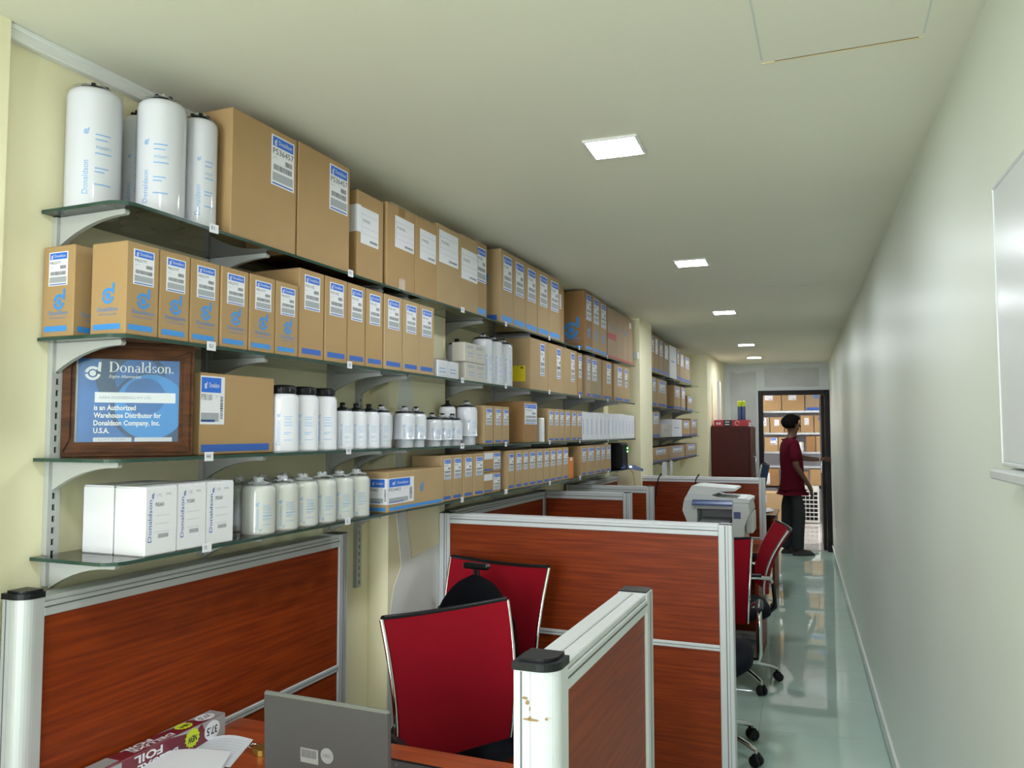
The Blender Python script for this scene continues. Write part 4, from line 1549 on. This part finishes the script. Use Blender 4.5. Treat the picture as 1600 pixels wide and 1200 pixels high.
# padlock
t = thing('padlock', 'brass padlock with steel shackle lying beside the laptop', 'padlock', (-1.350, 1.655, .7505), R(-20))
pts = [(-.021, -.012), (-.012, -.019), (.012, -.019), (.021, -.012), (.021, .012), (.014, .018), (-.014, .018), (-.021, .012)]
G().prism(pts, 0, .014, 'brass', 'z').build('body', t)
arc = [(-.021, .010, .008), (-.034, .011, .008)] + [(-.038 - .011 * math.sin(R(180 * k / 8)), .011 - .011 + .011 * math.cos(R(180 * k / 8)), .008) for k in range(9)] + [(-.034, -.011, .008), (-.024, -.011, .008)]
G().tube(arc, .0032, 'chrome', 8).build('shackle', t)

# mug
t = thing('mug', 'pale pinkish mug whose rim shows at the bottom edge', 'mug', (-.640, 1.475, .75))
g = G()
g.lathe([(.027, 0), (.031, .003), (.037, .05), (.0385, .092), (.0375, .0945), (.0355, .092), (.033, .05), (.028, .008), (.001, .006)], 0, 0, 0, 'plug_pale', 26)
g.build('cup', t)
G().tube([(.034 * math.cos(0), .0, .075)] + [(.036 + .024 * math.sin(R(180 * k / 8)), 0, .05 + .026 * math.cos(R(180 * k / 8))) for k in range(9)], .0045, 'plug_pale', 8).build('handle', t)

# ================================================================== chairs


def chair(label, loc, rz, top=1.0, mesh='red_mesh', seatm='navy_seat', recline=.05, spin=0.0, arms=True, w0=.40, w1=.455, backz=.56, metal='chrome'):
    t = thing('office_chair', label, 'chair', (loc[0], loc[1], 0), rz, 'office chairs')
    # five star base
    g = G()
    for k in range(5):
        a = R(spin + 72 * k)
        c, s = math.cos(a), math.sin(a)
        g.tube([(.03 * c, .03 * s, .115), (.14 * c, .14 * s, .110), (.24 * c, .24 * s, .088), (.285 * c, .285 * s, .072)], [.022, .019, .016, .014], metal, 10, True, .7)
    g.lathe([(.032, .085), (.036, .10), (.036, .13), (.028, .15)], 0, 0, 0, metal, 16)
    g.build('star_base', t)
    for k in range(5):
        a = R(spin + 72 * k)
        c, s = math.cos(a) * .285, math.sin(a) * .285
        g = G()
        g.tube([(c, s, .055), (c, s, .082)], .007, 'steel', 8)
        tx, ty = -math.sin(a), math.cos(a)
        for sg in (-1, 1):
            p0 = Vector((c + tx * sg * .006, s + ty * sg * .006, .027))
            p1 = Vector((c + tx * sg * .024, s + ty * sg * .024, .027))
            g.tube([p0, p0.lerp(p1, .1), p0.lerp(p1, .9), p1], [.024, .027, .027, .022], 'black_plastic', 14)
        g.tube([(c - tx * .02, s - ty * .02, .050), (c + tx * .02, s + ty * .02, .050)], .012, 'black_plastic', 8)
        g.build('caster', t)
    G().lathe([(.026, .14), (.026, .26), (.016, .262), (.016, .41), (.05, .415), (.06, .43)], 0, 0, 0, 'black_plastic', 16).build('gas_column', t)
    # seat
    def seat_p(u, v):
        x = (u - .5) * .46
        y = (v - .5) * .44
        e = max(0, 1 - ((2 * u - 1) ** 4 + (2 * v - 1) ** 4) * .5)
        return x, y, e
    g = G()
    pts = []
    n = 28
    for k in range(n):
        a = 2 * math.pi * k / n
        ca, sa = math.cos(a), math.sin(a)
        pts.append((.235 * math.copysign(abs(ca) ** .55, ca), .225 * math.copysign(abs(sa) ** .55, sa)))
    rings = [(.90, .425), (1.0, .445), (1.0, .475), (.94, .498), (.75, .505), (.35, .500), (.01, .498)]
    vs = []
    for sc, z in rings:
        for (x, y) in pts:
            dz = -.03 * max(0, (-y - .12) / .1) ** 2 if sc > .3 else 0
            vs.append((x * sc, y * sc, z + dz))
    fs = []
    for i in range(len(rings) - 1):
        for k in range(n):
            k2 = (k + 1) % n
            fs.append((i * n + k, i * n + k2, (i + 1) * n + k2, (i + 1) * n + k))
    g.add(vs, fs, seatm, True)
    g.add(vs[:n], [tuple(range(n - 1, -1, -1))], seatm)
    g.build('seat', t)
    # backrest
    zb, zt = backz, top

    def bp(u, v):
        s = 2 * u - 1
        w = w0 + (w1 - w0) * v
        x = s * w / 2
        y = .215 + recline * (v ** 1.3) + .025 * math.sin(v * math.pi) * -1 - .045 * s * s
        z = zb + (zt - zb) * v + (.016 * s * s - .016) * v - (1 - v) * .02 * s * s * -1
        return Vector((x, y, z))
    G().slab(bp, 16, 16, .016, mesh).build('backrest', t)
    g = G()
    g.tube([bp(k / 16, 1.0) + Vector((0, 0, .003)) for k in range(17)], .0095, 'black_plastic', 8)
    g.build('top_trim', t)
    for u in (0, 1):
        g = G()
        g.tube([bp(u, k / 16) + Vector(((-1 if u == 0 else 1) * .004, 0, 0)) for k in range(17)], .0075, metal, 8)
        g.build('side_rail', t)
    g = G()
    g.tube([(0, .05, .425), (0, .22, .430), (0, .262, .47), (0, .255, .56), (0, .245, .64)], [.022, .024, .022, .02, .016], 'black_plastic', 10, True, .6)
    g.build('back_support', t)
    if arms:
        for sx in (-1, 1):
            g = G()
            X = sx * .265
            g.tube([(sx * .17, .06, .425), (X * .98, .06, .43), (X, .05, .46), (X, -.02, .60), (X, -.03, .655), (X, .02, .685), (X, .12, .69), (X * .97, .20, .685), (X * .86, .212, .66)], .0125, metal, 10)
            ar = g.build('armrest', t)
            g = G()
            g.tube([(X, -.02, .692), (X, .05, .700), (X, .15, .700)], [.018, .022, .018], 'black_plastic', 8, True, .55)
            g.build('arm_pad', ar)
    return t


chair('red backed office chair behind the laptop, nearest the viewer', (-.945, 2.145), R(58.5), 1.000, spin=20)
chair('red backed office chair with the black bag, against the wide partition', (-1.270, 2.655), R(-11), 1.045, spin=5, recline=.06)
chair('red backed office chair just past the right post of the wide partition', (-.615, 4.055), R(4), 1.0, spin=40, recline=.05)
chair('red backed office chair tilted towards the aisle, nearest the printer desk', (-.61, 5.18), R(-78.5), .968, spin=30, recline=.14, w1=.50)
chair('blue backed office chair rising behind the far partition', (-.79, 7.30), R(-90), 1.27, mesh='blue_fabric', seatm='blue_fabric', spin=30, arms=False, w0=.36, w1=.36)

# backpack with a telescopic handle standing on the second chair
t = thing('backpack', 'black backpack with a telescopic handle standing on the red chair', 'bag', (-1.235, 2.66, .502), R(-8))


def bagp(th, v):
    zz = v * .525
    prof = max(.02, 1 - v ** 4.5) ** .55
    rx = .185 * prof * (1 - .18 * v)
    ry = .115 * prof
    wob = 1 + .02 * math.sin(th * 5 + v * 17) + .015 * math.sin(th * 9 - v * 31)
    c, s = math.cos(th), math.sin(th)
    return Vector((rx * math.copysign(abs(c) ** .7, c) * wob, ry * math.copysign(abs(s) ** .7, s) * wob + .02 * v, zz))


g = G()
g.grid(lambda u, v: bagp(2 * math.pi * u, v), 40, 24, 'black_fabric')
g.build('body', t)
for k, v in enumerate((.60, .70, .78)):
    G().tube([bagp(math.pi + math.pi * q / 14, v) + Vector((0, -.003, 0)) for q in range(15)], .004, 'black_rubber', 6).build('piping', t)
g = G()
g.tube([bagp(R(200 + 10 * q), .40) * 1.0 + Vector((0, -.012, .0)) for q in range(15)], .018, 'black_fabric', 8)
g.build('front_pocket', t)
g = G()
for sx in (-.022, .022):
    g.tube([(sx * .35, .03, .44), (sx * .35, .03, .552)], .006, 'black_plastic', 8)
g.box(-.056, .056, .014, .046, .548, .570, 'black_plastic', .008)
g.build('telescopic_handle', t)

# ================================================================== printer
t = thing('printer', 'white multifunction printer with a document feeder on the rear desk', 'printer', (-.752, 5.56, .75))
B = .05


def up(pts):
    return [(a_, b_ + B) for a_, b_ in pts]


G().box(-.175, .175, .005, .40, 0, B - .002, 'printer_white', .004).build('lower_drawer', t)
g = G()
g.prism(up([(-.18, 0), (-.125, 0), (-.125, .27), (-.215, .27), (-.225, .21), (-.185, .11)]), 0, .40, 'printer_white', 'y')
g.prism(up([(.11, 0), (.18, 0), (.185, .11), (.225, .21), (.215, .27), (.11, .27)]), 0, .40, 'printer_white', 'y')
g.box(-.125, .11, .04, .40, B, .125 + B, 'printer_white', .003)
g.box(-.125, .11, .22, .40, .125 + B, .27 + B, 'printer_grey')
g.build('body', t)
G().box(-.13, .115, -.01, .40, .225 + B, .270 + B, 'printer_white', .004).build('scanner_bed', t)
G().box(-.125, .11, .015, .04, .005 + B, .115 + B, 'printer_white', .004).build('paper_drawer', t)
G().prism(up([(-.01, .128), (-.035, .134), (-.035, .140), (.21, .150), (.21, .13)]), -.11, .095, 'printer_grey', 'x').build('output_tray', t)
g = G()
g.prism(up([(-.035, .262), (.02, .290), (.02, .270), (-.035, .250)]), -.155, .115, 'printer_blue', 'x')
g.build('control_panel', t)
G().box(.12, .165, -.002, 0, .165 + B, .210 + B, 'printer_blue', .001).build('badge', t)


def fl_(pts):
    return [(a_, .272 + (b_ - .272) * .70 + B) for a_, b_ in pts]


g = G()
g.prism(fl_([(-.215, .272), (.225, .272), (.225, .300), (.19, .312), (.02, .318), (-.02, .330), (-.02, .345), (-.19, .345), (-.21, .30)]), .01, .40, 'printer_white', 'y')
g.build('scanner_lid', t)
g = G()
g.prism(fl_([(-.195, .345), (-.01, .345), (.03, .372), (.125, .378), (.135, .392), (.125, .405), (-.13, .425), (-.165, .420)]), .03, .37, 'printer_white', 'y')
g.build('document_feeder', t)
G().box(.19, .235, .10, .34, .06 + B, .20 + B, 'unit_white', .004).build('side_tray', t)

# ================================================================== cabinet and what stands on it
t = thing('cabinet', 'tall dark reddish cabinet beside the doorway', 'cabinet', (-1.335, 9.60, 0))
cwid, cdep, chei = .43, .66, 1.612
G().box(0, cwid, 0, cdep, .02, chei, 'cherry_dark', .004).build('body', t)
for k in range(2):
    d = G().box(cwid, cwid + .018, .006 + k * .328, .006 + k * .328 + .322, .03, chei - .01, 'cherry_dark', .003).build('door', t)
    G().tube([(cwid + .018, .30 + k * .06, 1.05), (cwid + .045, .30 + k * .06, 1.06), (cwid + .045, .30 + k * .06, 1.24), (cwid + .018, .30 + k * .06, 1.25)], .006, 'chrome', 8).build('handle', d)
t = thing('flat_carton', 'flat red and black printed carton lying on the cabinet', 'box', (-1.31, 9.66, chei))
G().box(0, .395, 0, .35, 0, .072, 'ink_red', .002).build('body', t)
g = G()
rect(g, .11, .21, 0.0, .072, -.001, 'ink_black')
for xx in (.03, .06):
    rect(g, xx, xx + .02, .02, .046, -.0012, 'ink_white')
rect(g, .13, .18, .045, .056, -.0014, 'ink_white')
rect(g, .13, .18, .015, .026, -.0014, 'ink_white')
arc_band(g, .27, .036, .022, .027, 0, R(300), -.0012, 'ink_white')
g.build('print', t)
G().box(.002, .393, .002, .348, .072, .074, 'ink_red', .0008).build('lid', t)
for i, x in enumerate((-1.020, -.975)):
    t = thing('spray_can', '%s blue can with a yellow cap standing on the red carton' % ('left' if i == 0 else 'right'), 'can', (x, 9.75, chei + .075), 0, 'cans on the cabinet')
    G().lathe([(.022, 0), (.024, .004), (.024, .165), (.018, .175)], 0, 0, 0, 'printer_blue', 16).build('can', t)
    G().lathe([(.025, .160), (.026, .215), (.020, .225), (.001, .226)], 0, 0, 0, 'lime', 16).build('cap', t)
t = tag(G().lathe([(.022, 0), (.022, .46), (.018, .465)], 0, 0, 0, 'ink_white', 14).lathe([(.0235, .0), (.0235, .02)], 0, 0, 0, 'ink_white', 14).build('paper_roll', None, (-1.262, 9.80, chei + .075)), 'white paper roll standing at the left end of the red carton', 'paper roll')
t = thing('ornament', 'small pale ornament on the right corner of the cabinet', 'ornament', (-.935 + .04, 9.63, chei))
G().lathe([(.020, 0), (.016, .006), (.006, .02), (.014, .035), (.001, .045)], 0, 0, 0, 'ink_white', 12).build('figure', t)
# papers on the light desk
o = G().slab(lambda u, v: Vector(((u - .5) * .21, (v - .5) * .29, .03 * u * u)), 5, 5, .001, 'paper').build('paper_sheet', None, (-.68, 8.30, .7515), R(15))
tag(o, 'white sheet on the light wooden desk near the doorway', 'paper')

# ================================================================== store room beyond the door


def store(o):
    return o


SV = 3.50
SHZ = (1.900, 1.522, 1.192, .945)
for i, z in enumerate(SHZ):
    p = skew_pt(-.55, SV)
    t = thing('store_shelf', '%s white shelf board in the store room' % ('top', 'second', 'third', 'lowest')[i], 'shelf', (p[0], p[1], z), SKEW, 'store room shelves')
    G().box(-1.55, 1.60, 0.004, .50, -.022, 0, 'card_white').build('board', t)
    G().box(-1.55, 1.60, 0, .004, -.030, .004, 'steel').build('steel_edge', t)
p = skew_pt(0, 0)


def sbox(label, u0, u1, z, h, m='card', dep=.36, v=None, front=(), cat='box', group='store room cartons', name='carton'):
    q_ = skew_pt(u0, (SV + .012) if v is None else v)
    t = thing(name, label, cat, (q_[0], q_[1], z), SKEW, group)
    w = u1 - u0 - .004
    place('body', box_mesh(w, dep, h, m), t, (.002, 0, 0))
    dress(t, w, h, front)
    return t


def srow(tier, z, L):
    for i, (u0, u1, h, m, fr) in enumerate(L):
        sbox('%s carton from the left on the %s store room shelf' % (ORD[i], tier), u0, u1, z, h, m, front=fr)


pl = [('label', ('plain', 'P181052', .3, .65, .45, .85))]
srow('top', 1.900, [(-1.45, -1.06, .36, 'card_dark', []), (-1.05, -.66, .42, 'card', pl), (-.65, -.28, .42, 'card', pl), (-.27, .13, .42, 'card_grey', [('emblem', (.45, .62, .05)), ('stripe', ('navy', .05, .95, .02, .14))]), (.14, .55, .4, 'card', [])])
srow('second', 1.522, [(-1.50, -1.13, .26, 'card', []), (-1.12, -.86, .27, 'card_grey', [('label', ('wide', 'P554403', .1, .8, .45, .95))]), (-.85, -.62, .27, 'card', pl), (-.61, -.36, .28, 'card_dark', []), (-.35, -.14, .30, 'card', pl), (-.13, .10, .30, 'card', [('stripe', ('navy', .3, .6, .7, .9))]), (.11, .45, .28, 'card', [])])
srow('third', 1.192, [(-1.45, -1.17, .22, 'card_grey', []), (-1.155, -.97, .12, 'card_cream', []), (-.95, -.73, .25, 'card', [('label', ('wide', 'P554403', .45, .98, .5, .95))]), (-.72, -.53, .25, 'card_tan', pl), (-.27, -.12, .27, 'card_dark', []), (-.11, .05, .27, 'card', []), (.06, .4, .26, 'card', [])])
for i, u in enumerate((-.455, -.345)):
    q_ = skew_pt(u, SV + .07)
    can('%s white can on the third store room shelf' % ('left' if i == 0 else 'right'), 'low', q_[0], q_[1], 1.192, .042, .17, 'cans in the store room', -90)
sbox('dark carton with a white label on the floor shelf of the store room', -.98, -.72, .60, .30, 'card_dark', .3, front=[('label', ('plain', 'P181052', .12, .42, .1, .75))])
sbox('open brown carton under the lowest store room shelf', -.50, -.24, .62, .24, 'card_dark', .3)
sbox('brown carton in the right corner under the lowest store room shelf', -.22, .05, .62, .28, 'card', .3)
# low table board that carries them
q_ = skew_pt(-.55, SV - .02)
t = thing('low_shelf', 'dark low shelf board under the store room shelves', 'shelf', (q_[0], q_[1], .60), SKEW)
G().box(-.80, .70, 0, .45, -.03, 0, 'black_rubber').build('board', t)
for sx in (-.78, .66):
    G().box(sx, sx + .03, .02, .42, 0 - .60, -.03, 'black_rubber').build('leg', t)
# stacked big cartons on the floor at the left
sbox('large pale carton on the store room floor, left of the doorway', -1.06, -.60, 0, .55, 'card_tan', .5, v=2.50, front=[('emblem', (.3, .35, .05)), ('label', ('plain', 'P181052', .12, .35, .72, .95))])
# blue bin
q_ = skew_pt(-.615, 3.12)
t = thing('blue_bin', 'blue plastic tub on the store room floor', 'tub', (q_[0], q_[1], .25), SKEW)
G().prism([(-.15, 0), (.15, 0), (.18, .20), (-.18, .20)], 0, .28, 'bin_blue', 'y').build('tub', t)
G().box(-.19, .19, -.01, .29, .20, .222, 'bin_blue', .004).build('rim', t)
q_ = skew_pt(-.615, 3.10)
t = thing('low_stool', 'dark low stool under the blue tub', 'stool', (q_[0], q_[1], 0), SKEW)
G().box(-.20, .20, 0, .32, .22, .25, 'black_rubber', .004).build('seat', t)
for sx in (-.19, .16):
    for sy in (.01, .28):
        G().box(sx, sx + .03, sy, sy + .03, 0, .22, 'black_rubber').build('leg', t)
# louvred white unit
q_ = skew_pt(-.235, 3.30)
t = thing('air_unit', 'white louvred air conditioner unit standing on the store room floor', 'air conditioner', (q_[0], q_[1], 0), SKEW)
uw, uh = .31, .62
g = G()
g.box(-uw / 2, uw / 2, .012, .17, 0.01, uh, 'unit_white', .008)
g.build('body', t)
for x0_, x1_, z0_, z1_ in ((-uw / 2, -uw / 2 + .03, .01, uh), (uw / 2 - .03, uw / 2, .01, uh), (-uw / 2 + .03, uw / 2 - .03, .01, .05), (-uw / 2 + .03, uw / 2 - .03, uh - .09, uh)):
    G().box(x0_, x1_, -.004, .012, z0_, z1_, 'unit_white', .003).build('frame_bar', t)
G().box(-uw / 2 + .03, uw / 2 - .03, .008, .0125, .05, uh - .09, 'black_rubber').build('vent_back', t)
for k in range(7):
    z = .06 + k * .070
    G().box(-uw / 2 + .03, uw / 2 - .03, -.002, .010, z + .042, z + .060, 'unit_white', .002).build('louvre', t)
for k in range(3):
    x = -uw / 2 + .03 + (k + 1) * (uw - .06) / 4
    G().box(x - .004, x + .004, -.003, .010, .05, uh - .09, 'unit_white').build('louvre_bar', t)
G().box(-.03, .03, -.006, -.004, uh - .05, uh - .035, 'ink_grey').build('badge', t)

# ================================================================== the person in the doorway
# faces the picture's right; local +X = facing direction, -Y = towards the viewer
MAN = thing('person', 'person in a dark red polo shirt and grey trousers reaching for the door', 'person', (-.490, 10.68, 0), R(24))


def skin(name, verts, edges, radii, m, parent, root=0, sub=2):
    me = bpy.data.meshes.new(name)
    me.from_pydata([tuple(v) for v in verts], edges, [])
    o = bpy.data.objects.new(name, me)
    COL.objects.link(o)
    o.parent = parent
    md = o.modifiers.new('skin', 'SKIN')
    md.use_smooth_shade = True
    lay = me.skin_vertices[0] if me.skin_vertices else None
    if lay is None:
        bpy.context.view_layer.objects.active = o
        with bpy.context.temp_override(object=o, active_object=o):
            bpy.ops.mesh.customdata_skin_add()
        lay = me.skin_vertices[0]
    for i, r in enumerate(radii):
        r2 = r if isinstance(r, tuple) else (r, r)
        lay.data[i].radius = r2
        lay.data[i].use_root = (i == root)
    s = o.modifiers.new('sub', 'SUBSURF')
    s.levels = sub
    s.render_levels = sub
    me.materials.append(MATS[m])
    # freeze the grown surface
    bpy.context.view_layer.update()
    dg = bpy.context.evaluated_depsgraph_get()
    nm = bpy.data.meshes.new_from_object(o.evaluated_get(dg))
    nm.materials.clear()
    nm.materials.append(MATS[m])
    nm.polygons.foreach_set('use_smooth', [True] * len(nm.polygons))
    o.modifiers.clear()
    o.data = nm
    nm.name = name
    return o


V, E_, RD = [], [], []


def chain(start, pts):
    """append joints (position, radius) linked one to the next, from index start"""
    prev = start
    for p, r in pts:
        V.append(p)
        RD.append(r)
        i = len(V) - 1
        if prev is not None:
            E_.append((prev, i))
        prev = i
    return prev


# trunk, neck, head
pel = chain(None, [((0, 0, .92), (.09, .08))])
che = chain(pel, [((.005, 0, 1.06), (.085, .075)), ((-.005, 0, 1.22), (.09, .08)), ((-.02, 0, 1.36), (.09, .075))])
nek = chain(che, [((-.005, 0, 1.445), .058), ((.012, 0, 1.50), .052), ((.022, 0, 1.555), .066), ((.030, 0, 1.62), .082), ((.022, 0, 1.685), .075)])
# near arm: hangs, elbow slightly bent, hand in front of the hip
sh = chain(che, [((-.015, -.165, 1.395), .058), ((-.045, -.215, 1.24), .046), ((-.035, -.235, 1.11), .040), ((.06, -.215, .985), .033), ((.135, -.18, .885), .025)])
palm_n = chain(sh, [((.165, -.165, .845), (.030, .018)), ((.18, -.155, .805), (.030, .014))])
for k, dy in enumerate((-.022, -.007, .008, .022)):
    L = (.85, 1.0, .95, .75)[k]
    chain(palm_n, [((.185 + .004 * k, -.155 + dy, .785), .0085), ((.193, -.153 + dy, .785 - .035 * L), .008), ((.190, -.150 + dy, .785 - .065 * L), .007)])
chain(palm_n - 1, [((.195, -.14, .835), .010), ((.212, -.128, .805), .0085)])
# far arm: stretched to the door handle
sf = chain(che, [((.0, .165, 1.395), .058), ((.105, .20, 1.27), .046), ((.20, .19, 1.205), .040), ((.32, .13, 1.190), .031), ((.405, .09, 1.190), .024)])
palm_f = chain(sf, [((.440, .075, 1.190), (.028, .016)), ((.475, .065, 1.190), (.030, .014))])
for k, dz in enumerate((-.022, -.008, .007, .021)):
    L = (.8, .95, 1.0, .9)[k]
    chain(palm_f, [((.495, .058, 1.190 + dz), .0085), ((.495 + .022 * L, .045, 1.188 + dz), .008), ((.492 + .026 * L, .022, 1.184 + dz), .007)])
chain(palm_f - 1, [((.455, .055, 1.212), .010), ((.478, .040, 1.220), .0085)])
# legs
for sy, dx in ((-1, .03), (1, -.04)):
    lg = chain(pel, [((dx * .3, sy * .070, .82), .055), ((dx + .01, sy * .088, .66), .060), ((dx + .012, sy * .092, .49), .058), ((dx, sy * .092, .35), .055), ((dx - .012, sy * .092, .10), .040)])
    chain(lg, [((dx + .005, sy * .095, .055), .040), ((dx + .09, sy * .10, .038), (.036, .028)), ((dx + .165, sy * .105, .030), (.034, .022))])
body = skin('body', V, E_, RD, 'skin', MAN)
# face: nose, brow, lips, ears, eyes
g = G()
g.ball((.117, 0, 1.615), (.018, .013, .014), 'skin', 10, 6)
g.ball((.108, 0, 1.635), (.014, .009, .022), 'skin', 10, 6)
g.build('nose', MAN)
g = G()
g.ball((.092, 0, 1.572), (.014, .024, .007), 'shirt', 10, 6)
g.ball((.092, 0, 1.583), (.014, .024, .006), 'skin', 10, 6)
g.build('mouth', MAN)
for sy in (-1, 1):
    g = G()
    g.ball((.090, sy * .030, 1.648), (.010, .013, .008), 'eye_white', 10, 6)
    g.ball((.099, sy * .030, 1.648), (.003, .006, .006), 'hair', 8, 5)
    g.build('eye', MAN)
    g = G()
    g.ball((.015, sy * .083, 1.622), (.018, .008, .030), 'skin', 10, 7)
    g.build('ear', MAN)
# hair: thick curly cap
rnd = random.Random(9)
g = G()
hv = []
seg, rings = 22, 13
vs, fs = [], []
for i in range(rings + 1):
    th = math.pi * i / rings
    for k in range(seg):
        a = 2 * math.pi * k / seg
        dx, dy, dz = math.sin(th) * math.cos(a), math.sin(th) * math.sin(a), math.cos(th)
        rr = 1 + rnd.uniform(-.05, .06)
        x, y, z = .004 + .122 * dx * rr, .115 * dy * rr, 1.668 + .100 * dz * rr
        if dx > .35 and dz < .35:          # leave the face free
            x = min(x, .058)
        if dz < -.3:
            z = max(z, 1.585)
            x = min(x, .02)
        vs.append((x, y, z))
for i in range(rings):
    for k in range(seg):
        k2 = (k + 1) % seg
        fs.append((i * seg + k, (i + 1) * seg + k, (i + 1) * seg + k2, i * seg + k2))
g.add(vs, fs, 'hair', True)
g.build('hair', MAN)
# shirt
V, E_, RD = [], [], []
p0 = chain(None, [((.0, 0, .82), (.152, .152)), ((0, 0, .90), (.152, .152)), ((.005, 0, 1.06), (.148, .148)), ((-.005, 0, 1.22), (.155, .155)), ((-.02, 0, 1.36), (.140, .140)), ((-.012, 0, 1.445), (.075, .072))])
for sy, arm in ((-1, [((-.016, -.165, 1.395), .072), ((-.045, -.215, 1.25), .062), ((-.042, -.232, 1.155), .060)]), (1, [((.0, .165, 1.395), .072), ((.090, .198, 1.285), .062), ((.150, .198, 1.23), .058)])):
    chain(4, arm)
skin('shirt', V, E_, RD, 'shirt', MAN, 1)
g = G()
cl = [(-.004 + .064 * math.cos(2 * math.pi * k / 16), .062 * math.sin(2 * math.pi * k / 16), 1.462 + .012 * math.cos(2 * math.pi * k / 16)) for k in range(17)]
g.tube(cl, .013, 'shirt', 8)
g.build('collar', MAN)
# trousers
V, E_, RD = [], [], []
p0 = chain(None, [((0, 0, .93), (.115, .115)), ((0, 0, .86), (.118, .118))])
for sy, dx in ((-1, .03), (1, -.04)):
    chain(p0, [((dx * .3, sy * .066, .76), .072), ((dx + .01, sy * .088, .60), .086), ((dx + .012, sy * .095, .46), .082), ((dx, sy * .095, .30), .079), ((dx - .010, sy * .095, .12), .078), ((dx - .010, sy * .095, .055), .078)])
skin('trousers', V, E_, RD, 'trousers', MAN, 0)
for sy, dx in ((-1, .03), (1, -.04)):
    g = G()
    n = 14

    def shoe(u, v, dx=dx, sy=sy):
        a = 2 * math.pi * u
        c, s = math.cos(a), math.sin(a)
        k = [1.0, 1.04, 1.0, .85, .5, .02][min(5, int(v * 5 + .5))]
        z = [0, .012, .03, .055, .072, .078][min(5, int(v * 5 + .5))]
        front = max(0, c)
        return Vector((dx + .065 + .140 * c * k, sy * .098 + .048 * s * k, max(.001, z * (1 - .35 * front))))
    g.grid(shoe, n * 2, 5, 'shoe')
    g.build('shoe', MAN)
g = G()
g.tube([(.395 + .004 * math.cos(a), .094 + .028 * math.cos(a), 1.190 + .028 * math.sin(a)) for a in [R(30 * k) for k in range(13)]], .006, 'chrome', 6)
g.build('bracelet', MAN)
